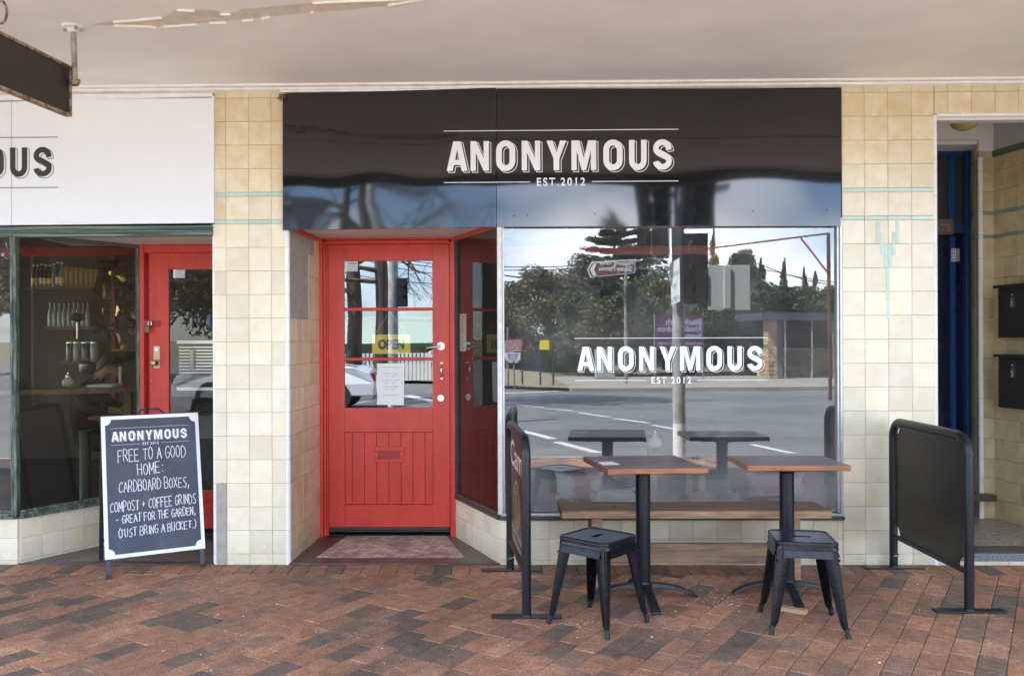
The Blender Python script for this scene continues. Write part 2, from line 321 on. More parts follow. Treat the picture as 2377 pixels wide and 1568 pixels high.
def logo(parent, O, u, v, nrm, mat, est=True, weight=True, name='lettering'):
    """the word in heavy condensed capitals with an outlined drop shadow between two rules. O = left end of lower rule, u/v scaled so that cap height = 1; total width 8.25"""
    O, u, v, nrm = map(Vector, (O, u, v, nrm)); e = nrm.normalized()*.0006
    mb = MB(); z0 = Vector((0, 0, 0)); B = O+v*.39
    for ch, x in POS:
        wd, loops = LET[ch]
        mb.prism(loops, B+u*x+e, u, v, z0)
        if weight:
            for lp in loops: ribbon(mb, lp, .022, B+u*(x+.068)-v*.052, u, v, z0)
    q = lambda x0, x1, y0, y1: mb.prism([[(x0, y0), (x1, y0), (x1, y1), (x0, y1)]], O+e, u, v, z0)
    q(0, 8.25, 1.725, 1.75); q(0, 3.05, -.012, .013); q(5.22, 8.25, -.012, .013)
    lt = mb.build(name, mat, parent)
    text(parent, 'EST.2012', O+u*3.28-v*.13+e, u, v, .265, mat, squeeze=.80, bold=.02, track=1.32, width=1.70, name='date_lettering')
    return lt
def text(parent, body, O, u, v, h, mat, squeeze=1, bold=0, track=1, width=None, name='lettering', align='LEFT', width_max=None, line=1.0):
    """flat print in the built-in face; h = capital height in units of |v|"""
    cu = bpy.data.curves.new('t', 'FONT'); cu.body = body; cu.size = 1; cu.offset = bold; cu.space_character = track; cu.align_x = align; cu.space_line = line; cu.resolution_u = 3
    ob = bpy.data.objects.new('t', cu); col.objects.link(ob); dg = bpy.context.evaluated_depsgraph_get(); dg.update()
    me = bpy.data.meshes.new_from_object(ob.evaluated_get(dg)); bpy.data.objects.remove(ob)
    xs = [p.co.x for p in me.vertices]
    if not xs: return None
    k = h/.70; sx = k*squeeze
    if width: sx = width/(max(xs)-min(xs))
    O, u, v = map(Vector, (O, u, v)); off = world_loc(parent) if parent else Vector((0, 0, 0))
    x0 = min(xs) if width else 0
    for p in me.vertices: p.co = O+u*((p.co.x-x0)*sx)+v*(p.co.y*k)-off
    me.materials.clear(); me.materials.append(mat); me.name = name
    o = bpy.data.objects.new(name, me); col.objects.link(o)
    if parent: o.parent = parent
    return o
ST = {'A': [[(0, 0), (.45, 1), (.9, 0)], [(.2, .4), (.75, .42)]], 'B': [[(0, 0), (.02, 1), (.6, .95), (.75, .75), (.55, .55), (.05, .5)], [(.55, .55), (.9, .3), (.7, .03), (0, 0)]],
 'C': [[(.85, .85), (.6, 1), (.2, .8), (.05, .4), (.3, .02), (.85, .12)]], 'D': [[(0, 0), (0, 1), (.5, .95), (.85, .6), (.7, .15), (.3, 0), (0, 0)]],
 'E': [[(.8, 1), (0, .97), (.02, 0), (.8, .02)], [(0, .52), (.65, .5)]], 'F': [[(.8, 1), (0, .97), (.02, -.05)], [(0, .52), (.6, .52)]],
 'G': [[(.85, .85), (.55, 1), (.15, .8), (.05, .35), (.35, 0), (.8, .15), (.82, .45), (.45, .45)]], 'H': [[(0, 1), (.02, 0)], [(.8, 1), (.78, 0)], [(0, .5), (.8, .52)]],
 'I': [[(.25, 1), (.25, 0)]], 'J': [[(.1, 1), (.75, 1)], [(.45, 1), (.45, .15), (.25, 0), (0, .12)]], 'K': [[(0, 1), (0, 0)], [(.7, 1), (.02, .45), (.8, 0)]],
 'M': [[(0, 0), (.05, 1), (.45, .3), (.85, 1), (.9, 0)]], 'N': [[(0, 0), (.03, 1), (.75, .02), (.8, 1)]], 'O': [[(.45, 1), (.1, .8), (.05, .3), (.35, 0), (.75, .2), (.8, .7), (.45, 1)]],
 'P': [[(0, -.05), (.02, 1), (.6, .95), (.75, .72), (.5, .5), (.02, .45)]], 'R': [[(0, 0), (.02, 1), (.6, .95), (.72, .72), (.5, .52), (.02, .48)], [(.3, .48), (.85, 0)]],
 'S': [[(.8, .9), (.5, 1), (.1, .8), (.35, .55), (.75, .3), (.5, 0), (0, .1)]], 'T': [[(0, .98), (.9, 1)], [(.45, 1), (.42, 0)]], 'U': [[(0, 1), (.05, .2), (.35, 0), (.7, .2), (.75, 1)]],
 'X': [[(0, 1), (.8, 0)], [(.8, 1), (0, 0)]], '+': [[(.1, .45), (.6, .5)], [(.35, .7), (.33, .25)]], '-': [[(.05, .45), (.6, .5)]], ',': [[(.2, .12), (.25, 0), (.1, -.25)]],
 '.': [[(.12, .06), (.18, 0)]], ':': [[(.2, .7), (.26, .64)], [(.2, .12), (.26, .06)]], '(': [[(.5, 1.1), (.15, .7), (.12, .3), (.45, -.1)]], ')': [[(.1, 1.1), (.45, .75), (.45, .3), (.1, -.1)]],
 'L': [[(0, 1), (.02, 0), (.75, .02)]], 'W': [[(0, 1), (.2, 0), (.45, .7), (.65, 0), (.9, 1)]]}
def hand(mb, body, O, u, v, h, width, t, rnd, slope=0):
    adv = [(.62 if c == ' ' else .55 if c in 'I.,:()' else 1.12 if c != 'M' else 1.2) for c in body]; tot = sum(adv)-.2; sx = width/tot; x = 0
    for c, av in zip(body, adv):
        jy = rnd.uniform(-.06, .06); jh = rnd.uniform(.92, 1.1); sh = rnd.uniform(-.04, .08)
        for st in ST.get(c, []):
            pts = [((x+px+sh*py)*sx, (py*jh+jy)*h+slope*(x*sx)) for px, py in st]
            sm = []
            if len(st) > 4:
                for i in range(len(pts)-1):
                    p0, p1, p2, p3 = (Vector(pts[max(0, min(len(pts)-1, i+k))]) for k in (-1, 0, 1, 2))
                    for s_ in range(4):
                        q = s_/4; sm.append(tuple(.5*((2*p1)+(p2-p0)*q+(2*p0-5*p1+4*p2-p3)*q*q+(3*p1-p0-3*p2+p3)*q**3)))
                sm.append(pts[-1])
            else: sm = pts
            for i in range(len(sm)-1):
                a, b = Vector(sm[i]), Vector(sm[i+1]); d = (b-a)
                if d.length < 1e-6: continue
                d.normalize(); nn = Vector((-d.y, d.x))*t*rnd.uniform(.4, .62); a -= d*t*.3; b += d*t*.3
                mb.prism([[tuple(a-nn), tuple(b-nn), tuple(b+nn), tuple(a+nn)]], O, u, v, (0, 0, 0))
        x += av

# ================================================================== SETTING: ground, road, pavement
ground_m = M('dry_ground', (.22, .18, .12), .95, c2=(.10, .11, .05), vs=.35, var=.3)
road_m = M('asphalt', (.165, .162, .16), .85, c2=(.13, .129, .128), vs=.5, var=.15, bump=.6, bs=40)
g = MB().add([(-500, -600, -.16), (500, -600, -.16), (500, 400, -.16), (-500, 400, -.16)], [(0, 1, 2, 3)]).build('ground', ground_m); struct(g)
KY = -4.95
rd = MB().add([(-60, KY+.02, -.12), (60, KY+.02, -.12), (60, -20.0, -.12), (2.2, -20.4, -.12), (-4.4, -24, -.12), (-14, -50, -.12), (-60, -50, -.12)], [(0, 6, 5, 4, 3, 2, 1)]).build('road', road_m); struct(rd)
kerb_m = M('concrete_kerb', (.30, .28, .25), .8, var=.15, vs=3)
struct(box('kerb', kerb_m, None, -30, 30, KY-.14, KY, -.15, 0, bevel=.012))
struct(box('far_footpath', M('far_footpath_concrete', (.30, .27, .23), .85, var=.2, vs=1.5), None, 2.4, 40, -27, -20.0, -.15, 0, bevel=.02))
struct(MB().add([(2.38, -20.3, -.02), (-4.4, -23.9, -.02), (-9, -36, .1), (-3, -38, .3), (2.38, -30, 0)], [(0, 4, 3, 2, 1)]).build('dry_verge', M('dry_grass_verge', (.30, .24, .15), .95, c2=(.17, .16, .09), vs=3, var=.3, bump=1, bs=20)))

# pavement: brick pavers, laid on the skew with a header course along the shop wall
pav = box('pavement', M('paving_bed', (.085, .06, .05), .95, var=.3, vs=30), None, -12, 12, KY, .0, -.15, -.006); struct(pav)
def brickmat(name, isl):
    mt = M(name, (.2, .1, .07), .78, bump=1.0, bs=260); n = mt.node_tree.nodes; l = mt.node_tree.links.new; b = n['Principled BSDF']
    geo = n.new('ShaderNodeNewGeometry'); oi = n.new('ShaderNodeObjectInfo'); rnd = geo.outputs['Random Per Island'] if isl else oi.outputs['Random']
    cr = n.new('ShaderNodeValToRGB'); cr.color_ramp.interpolation = 'LINEAR'; e = cr.color_ramp.elements
    cols = [(0, (0.138, 0.101, 0.076)), (.14, (0.165, 0.116, 0.084)), (.23, (0.215, 0.134, 0.091)), (.31, (0.303, 0.155, 0.089)), (.42, (0.380, 0.191, 0.107)), (.54, (0.347, 0.168, 0.093)), (.66, (0.292, 0.149, 0.087)), (.76, (0.407, 0.215, 0.126)), (.88, (0.330, 0.173, 0.107)), (.96, (0.253, 0.145, 0.095))]
    e[0].position = 0; e[0].color = (*cols[0][1], 1); e[1].position = cols[1][0]; e[1].color = (*cols[1][1], 1)
    for p, c in cols[2:]: x = e.new(p); x.color = (*c, 1)
    l(rnd, cr.inputs['Fac'])
    def noise(s, d=5, r=.6):
        t = n.new('ShaderNodeTexNoise'); t.inputs['Scale'].default_value = s; t.inputs['Detail'].default_value = d; t.inputs['Roughness'].default_value = r; l(geo.outputs['Position'], t.inputs['Vector']); return t.outputs['Fac']
    def mul(c, fac, a, bb, lo=0, hi=1):
        r = n.new('ShaderNodeMapRange'); r.inputs['From Min'].default_value = lo; r.inputs['From Max'].default_value = hi; r.inputs['To Min'].default_value = a; r.inputs['To Max'].default_value = bb; l(fac, r.inputs['Value'])
        x = n.new('ShaderNodeMix'); x.data_type = 'RGBA'; x.blend_type = 'MULTIPLY'; x.inputs['Factor'].default_value = 1; l(c, x.inputs['A']); l(r.outputs[0], x.inputs['B']); return x.outputs['Result']
    c = mul(cr.outputs['Color'], noise(1.1, 4), .62, 1.25, .3, .7)      # wear and grime patches
    c = mul(c, noise(14, 6), .68, 1.28, .3, .7)
    c = mul(c, noise(70, 3), .70, 1.30, .3, .7)
    c = mul(c, noise(170, 2), .45, 1.6, .3, .7)                          # grit
    # pale worn specks
    t = noise(420, 1); r = n.new('ShaderNodeMapRange'); r.inputs['From Min'].default_value = .70; r.inputs['From Max'].default_value = .74; r.inputs['To Max'].default_value = .35; l(t, r.inputs['Value'])
    x = n.new('ShaderNodeMix'); x.data_type = 'RGBA'; l(r.outputs[0], x.inputs['Factor']); l(c, x.inputs['A']); x.inputs['B'].default_value = (.5, .42, .34, 1); c = x.outputs['Result']
    # old dark gum and pale stains
    vo = n.new('ShaderNodeTexVoronoi'); vo.inputs['Scale'].default_value = 2.1; l(geo.outputs['Position'], vo.inputs['Vector'])
    r = n.new('ShaderNodeMapRange'); r.inputs['From Min'].default_value = .040; r.inputs['From Max'].default_value = .028; r.inputs['To Max'].default_value = .55; l(vo.outputs['Distance'], r.inputs['Value'])
    x = n.new('ShaderNodeMix'); x.data_type = 'RGBA'; l(r.outputs[0], x.inputs['Factor']); l(c, x.inputs['A']); x.inputs['B'].default_value = (.05, .045, .045, 1)
    l(x.outputs['Result'], b.inputs['Base Color'])
    r = n.new('ShaderNodeMapRange'); r.inputs['From Min'].default_value = .35; r.inputs['From Max'].default_value = .65; r.inputs['To Min'].default_value = .62; r.inputs['To Max'].default_value = .92; l(noise(2.2, 4), r.inputs['Value']); l(r.outputs[0], b.inputs['Roughness'])
    return mt
bm1, bm2 = brickmat('clay_paver', False), brickmat('clay_paver_far', True)
def brick_geo(L_, W_, H=.03, e=.004):
    v = [(-L_/2, -W_/2, -H), (L_/2, -W_/2, -H), (L_/2, W_/2, -H), (-L_/2, W_/2, -H), (-L_/2, -W_/2, -e), (L_/2, -W_/2, -e), (L_/2, W_/2, -e), (-L_/2, W_/2, -e),
         (-L_/2+e, -W_/2+e, 0), (L_/2-e, -W_/2+e, 0), (L_/2-e, W_/2-e, 0), (-L_/2+e, W_/2-e, 0)]
    return v, [(0, 1, 5, 4), (1, 2, 6, 5), (2, 3, 7, 6), (3, 0, 4, 7), (4, 5, 9, 8), (5, 6, 10, 9), (6, 7, 11, 10), (7, 4, 8, 11), (8, 9, 10, 11)]
def brick_mesh(L_, W_):
    v, f = brick_geo(L_, W_); me = bpy.data.meshes.new('brick'); me.from_pydata(v, [], f); me.materials.append(bm1); return me
bl, bw, gp = .228, .114, .0025
ang = R(33); dr = Vector((math.sin(ang), math.cos(ang))); dn = Vector((dr.y, -dr.x))
spots = []
rb = random.Random(3); rowst = []
for r_ in range(-80, 80):
    st = rb.choice((0, .5, .25, .5)) * bl; rowst.append((r_, st))
    for s_ in range(-50, 50):
        c = dr*(s_*bl+st)+dn*(r_*bw)+Vector((0, -2.0))
        ext = abs(dr.y)*bl/2+abs(dn.y)*bw/2
        if c.y+ext*.62 > -.235 or c.y-ext*.62 < KY or abs(c.x) > 5.2: continue
        spots.append((c.x, c.y, math.pi/2-ang, 0))
def clipy(poly, y0):
    out = []
    for p, q in zip(poly, poly[1:]+poly[:1]):
        if p[1] <= y0: out.append(p)
        if (p[1] <= y0) != (q[1] <= y0): t = (y0-p[1])/(q[1]-p[1]); out.append((p[0]+(q[0]-p[0])*t, y0))
    return out
cut = []
for r_, st in rowst:
    for s_ in range(-50, 50):
        c = dr*(s_*bl+st)+dn*(r_*bw)+Vector((0, -2.0)); ext = abs(dr.y)*bl/2+abs(dn.y)*bw/2
        if not (c.y+ext*.62 > -.235) or c.y-ext > -.24 or abs(c.x) > 5.2: continue
        q = [c+dr*a*(bl-gp)/2+dn*b_*(bw-gp)/2 for a, b_ in ((-1, -1), (-1, 1), (1, 1), (1, -1))]; q = clipy([(v.x, v.y) for v in q], -.2345)
        if len(q) > 2: cut.append(q)
x = -5.2
while x < 5.2: spots.append((x, -.116, math.pi/2, 1)); x += bw
def vis(s):
    p = Vector((s[0], s[1], 0))-CAM; z = p.dot(FW)
    if z < .5: return None
    px = CX+F*p.dot(RT)/z; py = CY-F*p.dot(UP)/z
    return (-30 < px < 2410 and py < 1600) and z
inview = sorted([(vis(s), i) for i, s in enumerate(spots) if vis(s)])
pick = set(i for _, i in inview[:300])
bme = brick_mesh(bl-gp, bw-gp)
rest = MB()
for i, (x, y, a, hd) in enumerate(spots):
    tx, ty, dz = rb.gauss(0, .004), rb.gauss(0, .004), rb.uniform(-.0022, .001)
    aa = a+rb.gauss(0, .004)
    if i in pick:
        o = bpy.data.objects.new('brick', bme); col.objects.link(o); o.parent = pav; o.location = (x, y, dz); o.rotation_euler = (tx, ty, aa)
    else:
        v, f = brick_geo(bl-gp, bw-gp); ca, sa = math.cos(aa), math.sin(aa)
        rest.add([(x+ca*p-sa*q, y+sa*p+ca*q, min(0, z_)+dz+tx*q) for p, q, z_ in v], f)
for q in cut:
    ar = sum(q[i][0]*q[(i+1) % len(q)][1]-q[(i+1) % len(q)][0]*q[i][1] for i in range(len(q)))
    if ar < 0: q = q[::-1]
    n_ = len(q); z = rb.uniform(-.002, .0005); rest.add([(x_, y_, z) for x_, y_ in q]+[(x_, y_, -.03) for x_, y_ in q], [tuple(range(n_))]+[(i, i+n_, (i+1) % n_+n_, (i+1) % n_) for i in range(n_)])
o = rest.build('brick_rows', bm2, pav); o['kind'] = 'stuff'

# ================================================================== AWNING
CZ = 3.10
aw = MB().box(-12, 12, -3.2, .02, CZ, CZ+.16).build('awning_ceiling', ceilm); struct(aw)
struct(box('awning_edge', M('awning_fascia_paint', (.10, .09, .085), .5), None, -12, 12, -3.26, -3.203, CZ-.10, CZ+.17))
for i_, y_ in enumerate((-1.62, -3.0)):
    box('cover_strip', ceilm, aw, -12, 12, y_-.02, y_+.02, CZ-.006, CZ-.0005)
for x_ in (-3.9, -1.2, 1.5, 4.2):
    box('cover_strip', ceilm, aw, x_-.002, x_+.002, -1.6, -.1, CZ-.0015, CZ-.0003)
cn = MB(); rc = random.Random(5)
prof = [(-.075, CZ-.0005), (-.072, CZ-.014), (-.045, CZ-.018), (-.040, CZ-.030), (-.012, CZ-.040), (-.002, CZ-.0405), (-.002, CZ-.0005)]
xs = [-12+i*.3 for i in range(81)]
for x_ in xs: cn.v += [(x_, y_+rc.uniform(-.001, .001), z_+(0 if k in (0, 6) else rc.uniform(-.0015, .0015))) for k, (y_, z_) in enumerate(prof)]
for i in range(len(xs)-1):
    for j in range(6): cn.f.append((i*7+j, i*7+j+1, i*7+7+j+1, i*7+7+j)); cn.m.append(0)
struct(cn.build('cornice', cornm))
# peeling paint along the ceiling joint
def CG(px, py, dz=.0008): return G(px, py, CZ-dz)
pl = MB()
up_ = [(215, 56), (260, 50), (330, 44), (385, 39), (405, 26), (440, 23), (500, 24), (520, 33), (545, 31), (560, 22), (640, 15), (720, 7), (800, 4), (900, 3), (1000, -4)]
lo_ = [(215, 59), (262, 59), (330, 60), (385, 60), (405, 59), (440, 56), (500, 52), (520, 50), (545, 47), (560, 46), (640, 38), (720, 30), (800, 24), (900, 14), (1000, 1)]
for i in range(len(up_)-1):
    pl.add([CG(*lo_[i]), CG(*lo_[i+1]), CG(*up_[i+1]), CG(*up_[i])], [(0, 1, 2, 3)])
pl.build('bare_plaster_patch', plaster, aw)
fl = [[(262, 49), (330, 43), (375, 39), (380, 43), (330, 50), (262, 53)], [(265, 57), (350, 60), (362, 62), (340, 64), (290, 62)], [(378, 60), (455, 55), (463, 58), (430, 63), (395, 68)], [(485, 52), (525, 50), (525, 54), (485, 54)],
      [(410, 21), (452, 23), (450, 26), (420, 24)], [(562, 46), (588, 44), (588, 47), (564, 49)], [(605, 42), (626, 37), (620, 42)], [(720, 28), (728, 26), (724, 31)], [(510, 31), (535, 31), (530, 34), (516, 34)],
      [(725, 5), (770, 2), (880, -2), (1000, -8), (1000, -5), (900, 3), (800, 6)], [(900, 10), (985, -4), (1000, -2), (915, 17)]]
for q in fl:
    mb = MB(); n_ = len(q); a = [CG(x_, y_, .0012) for x_, y_ in q]; b = [CG(x_, y_, .0012)+Vector((0, 0, -.012 if i < n_/2 else -.002)) for i, (x_, y_) in enumerate(q)]
    mb.add(b+a, [tuple(range(n_))]+[(i, (i+1) % n_, n_+(i+1) % n_, n_+i) for i in range(n_)]); mb.build('paint_flake', flake, aw)

# ================================================================== TILE WORK
tmesh = {}
def tile_geo(w_, h_, t=.007, e=.0016):
    v = [(0, 0, 0), (w_, 0, 0), (w_, 0, h_), (0, 0, h_), (0, -t+e, 0), (w_, -t+e, 0), (w_, -t+e, h_), (0, -t+e, h_), (e, -t, e), (w_-e, -t, e), (w_-e, -t, h_-e), (e, -t, h_-e)]
    return v, [(0, 1, 5, 4), (1, 2, 6, 5), (2, 3, 7, 6), (3, 0, 4, 7), (4, 5, 9, 8), (5, 6, 10, 9), (6, 7, 11, 10), (7, 4, 8, 11), (8, 9, 10, 11)]
rt = random.Random(11)
def tile(parent, p, phi, w_, h_, mat, name='tile', t=.007):
    key = (round(w_, 4), round(h_, 4), mat.name, t)
    if key not in tmesh:
        v, f = tile_geo(*key[:2], t=t); me = bpy.data.meshes.new('tile'); me.from_pydata(v, [], f); me.materials.append(mat); tmesh[key] = me
    o = bpy.data.objects.new(name, tmesh[key]); col.objects.link(o); o.parent = parent
    n_ = Vector((math.sin(phi), -math.cos(phi), 0))*rt.uniform(-.0008, .0008)
    o.location = Vector(p)+n_-world_loc(parent); o.rotation_euler = (rt.gauss(0, .0025), rt.gauss(0, .0012), phi+rt.gauss(0, .003)); return o
GP = .0017
def tiles(parent, P0, P1, us, zs, mat, strips=(), skip=None):
    """lay tiles between plan points P0 and P1; us = joint positions along, zs = list of (z0, z1, kind)"""
    P0, P1 = Vector(P0), Vector(P1); d = (P1-P0); ln = d.length; d.normalize(); phi = math.atan2(d.y, d.x)
    for z0, z1, kd in zs:
        for a, b in zip(us, us[1:]):
            b = min(b, ln)
            if b-a < .01: continue
            if skip and skip(a, b, z0, z1): continue
            q = P0+d*(a+GP/2); tile(parent, (q.x, q.y, z0+GP/2), phi, b-a-GP, z1-z0-GP, (mint_dk if mat is olive else green_t) if kd else mat, 'strip_tile' if kd else 'tile')
T = .1527
zrow = [(0, 2.210-14*T, 0)]+[(2.210-(14-i)*T, 2.210-(13-i)*T, 0) for i in range(14)]
ztop = [(2.210, 2.236, 1), (2.236, 2.389, 0), (2.389, 2.415, 1)]+[(2.415+.1528*i, 2.415+.1528*(i+1), 0) for i in range(4)]+[(3.026, CZ-.036, 0)]
# ---- pillar between the two shops
xa, xb = X(499), X(662); xe = P(668, 800, 0).x; xr = P(741, 800, .76).x
pil = thing('tiled_pillar', 'cream tiled pillar between the two shopfronts, with a grey cement patch at its foot', 'pillar', ((xa+xb)/2, .1, 0))
MB().box(xa+.003, xb+.012, .0005, .12, 0, CZ).build('core', grout, pil)
us = [0, X(526)-xa, X(578.6)-xa, X(631)-xa, xb-xa]
patch = lambda a, b, z0, z1: a < .01 and z1 < .66
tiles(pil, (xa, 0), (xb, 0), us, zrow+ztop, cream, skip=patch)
MB().box(xa+.006, X(526)-.003, -.004, .0, .01, .64).build('cement_patch', cement, pil, bevel=.002)
for z0, z1, k in zrow:
    for xx in (xa-.012,):
        MB().lathe((xx+.007, .006, z0+.001), [(.012, 0), (.012, z1-z0-.002)], 10).build('bead_tile', white_bead, pil, smooth=True)
    MB().lathe(((xb+xe)/2+.002, .011, z0+.001), [(.019, 0), (.019, z1-z0-.002)], 14).build('bead_tile', white_bead, pil, smooth=True)
# reveal face of the doorway
rev = thing('tiled_reveal', 'tan tiled side wall left of the red door, with a cement patch near its top', 'wall', (xe, .38, 0))
dv = Vector((xr-xe, .76-0.012)); dl = dv.length; du = dv.normalized(); nn = Vector((du.y, -du.x))
MB().hexa([(xe, .012, 0), (xr, .76, 0), (xr, .76, 2.25), (xe, .012, 2.25)], (-nn.x*.1, -nn.y*.1, 0)).build('core', grout, rev)
offp = nn*.0005
ur = [0]+[.15*i for i in range(1, 5)]+[dl]
def revskip(a, b, z0, z1): return (z0 > 1.59 and a < .44 and z0 < 2.0) or (z0 >= 1.98 and a < .59)
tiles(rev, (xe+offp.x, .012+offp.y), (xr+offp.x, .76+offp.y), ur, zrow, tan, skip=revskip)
z_p = 2.210-4*T
for (a, b, z0, z1) in ((.003, .448, z_p+.003, 2.0), (.003, .60, 2.003, 2.20)):
    q0 = Vector((xe, .012))+du*a; q1 = Vector((xe, .012))+du*b
    MB().hexa([(q0.x, q0.y, z0), (q1.x, q1.y, z0), (q1.x, q1.y, z1), (q0.x, q0.y, z1)], (nn.x*.005, nn.y*.005, 0)).build('cement_patch', cement, rev)
# ---- wall right of the window
xc, xd = X(1953.5), X(2167)
wl = thing('tiled_wall', 'cream tiled wall with mint strips and stepped inlay between window and porch', 'wall', ((xc+xd)/2, .1, 0))
MB().box(xc+.001, xd+.010, .0005, .14, 0, CZ).build('core', grout, wl)
j0 = X(2006)-xc; us = [0, j0, j0+.1497, j0+.2994, xd-xc]
inl = []                                     # stepped mint inlay
sw = .0247; cxm = X(2059.5)
zt, z2, z3 = 2.210, 2.210-T, 2.210-2*T
for sgn in (-1, 1):
    for (o_, za, zb) in ((2.5, zt, z2), (1.5, zt-.077, z2-.077), (.5, z2, z3)):
        x0 = cxm+sgn*o_*sw*1.0-sw/2; inl.append((x0, za, zb))
inl.append((cxm-sw/2, z3, z3-.162)); inl.append((cxm-sw/2, z3-.165, z3-.33))
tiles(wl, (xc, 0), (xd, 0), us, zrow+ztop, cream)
for x0, za, zb in inl:
    box('inlay_tile', green_t, wl, x0+.0008, x0+sw-.0008, -.0098, -.0068, zb+.001, za-.001)
bz = 2.88
for z0, z1, k in zrow+[(2.210+.153*i, 2.210+.153*(i+1), 0) for i in range(5)]:
    if z0 > bz-.03: continue
    MB().lathe((xd+.010, .008, z0+.001), [(.0165, 0), (.0165, min(z1, bz)-z0-.002)], 12).build('bead_tile', white_bead, wl, smooth=True)
# ---- lintel over the porch
xl2 = X(2540)
ln_ = thing('tiled_lintel', 'band of yellowed cream tiles over the porch opening', 'wall', (X(2280), .1, bz))
MB().box(xd+.011, xl2, .0005, .14, bz+.004, CZ).build('core', grout, ln_)
u0 = [0, X(2200)-xd-.004]+[X(2200)-xd-.004+.1497*i for i in range(1, 9)]
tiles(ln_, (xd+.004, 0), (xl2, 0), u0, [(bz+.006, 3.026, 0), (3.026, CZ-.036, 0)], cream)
xx = xd+.022
while xx < xl2: MB().lathe((xx, .010, bz+.002), [(.016, 0), (.016, .148)], 12, axis='x').build('bead_tile', white_bead, ln_, smooth=True); xx += .15
# right end of the porch opening, outside the picture
struct(box('end_wall', grout, None, X(2560), 12, .0, .3, 0, CZ))

# ---- porch of the flats
PF = .072
rp0 = xd+.02
porch = MB().box(rp0-.05, X(2560), .03, 1.9, 0, PF).build('porch_floor', [terraz]); struct(porch)
box('border_strip', concrete_dk, porch, rp0-.04, X(2560), .04, .20, PF, PF+.003)
box('granite_edge', granite, porch, rp0-.01, X(2560), -.012, .04, PF-.045, PF+.004, bevel=.004)
xx = rp0
while xx < X(2540): tile(porch, (xx, .0005, .0), 0, .1476, .026, cream); xx += .1497
# side (left) wall of porch, seen edge-on
YB = 1.09; xbk = P(2308, 900, YB).x; xbead = P(2277, 900, YB).x
bk = thing('porch_back_wall', 'narrow cream tiled wall with white corner bead beside the blue door', 'wall', (xbk, YB, PF))
zs2 = [(PF, 2.210-13*T, 0)]+[(2.210-(13-i)*T, 2.210-(12-i)*T, 0) for i in range(13)]+[(2.210, 2.236, 1), (2.236, 2.389, 0), (2.389, 2.415, 1), (2.415, 2.568, 0), (2.568, 2.720, 0), (2.720, 2.830, 0)]
ztp = 2.831
MB().box(xbead+.01, xbk+.1, YB+.0005, YB+.1, PF, 3.0).build('core', grout, bk)
tiles(bk, (xbead+.012, YB), (xbk, YB), [0, xbk-xbead-.012], zs2, olive)
xs0 = P(2245, 900, YB+.42).x
MB().hexa([(xs0+.001, YB+.42, PF), (xbead-.003, YB+.014, PF), (xbead-.003, YB+.014, 3), (xs0+.001, YB+.42, 3)], (.03, .0, 0)).build('side_core', grout, bk)
tiles(bk, (xs0, YB+.42), (xbead-.006, YB+.014), [0, .14, .28, .43], zs2, olive)
for z0, z1, k in zs2: MB().lathe((xbead+.002, YB+.006, z0+.001), [(.018, 0), (.018, z1-z0-.002)], 12).build('bead_tile', white_bead, bk, smooth=True)
box('capping_strip', dgreen_t, bk, xs0, xbk, YB-.010, YB+.02, ztp, ztp+.045)
box('upper_plaster', soffw, bk, rp0-.05, xbk+.02, YB-.004, YB+.03, 2.965, 3.15)
box('upper_plaster', soffw, bk, xbead-.01, xbk+.02, YB-.004, YB+.03, ztp+.046, 2.9645)
box('recess_plaster', soffw, bk, xs0-.02, xs0+.03, YB+.05, YB+.41, ztp+.046, 2.96)
box('recess_plaster', soffw, bk, rp0-.05, xs0-.021, YB+.031, YB+.36, 2.935, 2.964)

# right wall of porch
pw = P(2450, 1000, .15)
rw = thing('porch_side_wall', 'olive toned tiled side wall of the porch carrying the black letter boxes', 'wall', (xbk+.1, .6, PF))
e1 = Vector((xbk, YB)); e2 = Vector((xbk+.14, .12)); dd = (e2-e1); L2 = dd.length; dn2 = dd.normalized(); nr = Vector((-dn2.y, dn2.x))
MB().hexa([(e1.x, e1.y, PF), (e2.x, e2.y, PF), (e2.x, e2.y, 3.15), (e1.x, e1.y, 3.15)], (-(dn2.y)*.1, dn2.x*.1, 0)).build('core', grout, rw)
tiles(rw, (e1.x-.0005, e1.y), (e2.x-.0005, e2.y), [0, .11]+[.11+.1497*i for i in range(1, 8)], zs2, olive)
def rwq(a, b, z0, z1, out0, out1):
    p0, p1 = e1+dn2*a, e1+dn2*b; o0 = Vector((dn2.y, -dn2.x))
    return [(p0.x+o0.x*out1, p0.y+o0.y*out1, z0), (p1.x+o0.x*out1, p1.y+o0.y*out1, z0), (p1.x+o0.x*out1, p1.y+o0.y*out1, z1), (p0.x+o0.x*out1, p0.y+o0.y*out1, z1)], (-o0.x*(out1-out0), -o0.y*(out1-out0), 0)
MB().hexa(*rwq(0, L2, ztp, ztp+.045, 0, .012)).build('capping_strip', dgreen_t, rw)
MB().hexa(*rwq(0, L2, ztp+.046, 3.15, 0, .004)).build('upper_plaster', M('porch_grey_plaster', (.42, .41, .40), .8, var=.1), rw)
pc = box('porch_ceiling', soffw, None, rp0-.3, X(2560), .141, 2.2, 3.15, 3.2); struct(pc)
MB().box(rp0+.01, X(2560), .02, .10, bz-.03, bz+.003).build('opening_soffit', soffw, ln_, bevel=.004)
struct(box('porch_left_wall', soffw, None, rp0-.06, rp0-.012, .15, 2.1, 0, 3.15))
struct(box('porch_rear_wall', roomw, None, rp0-.1, xs0+.4, YB+.62, YB+.7, 0, 3.0))
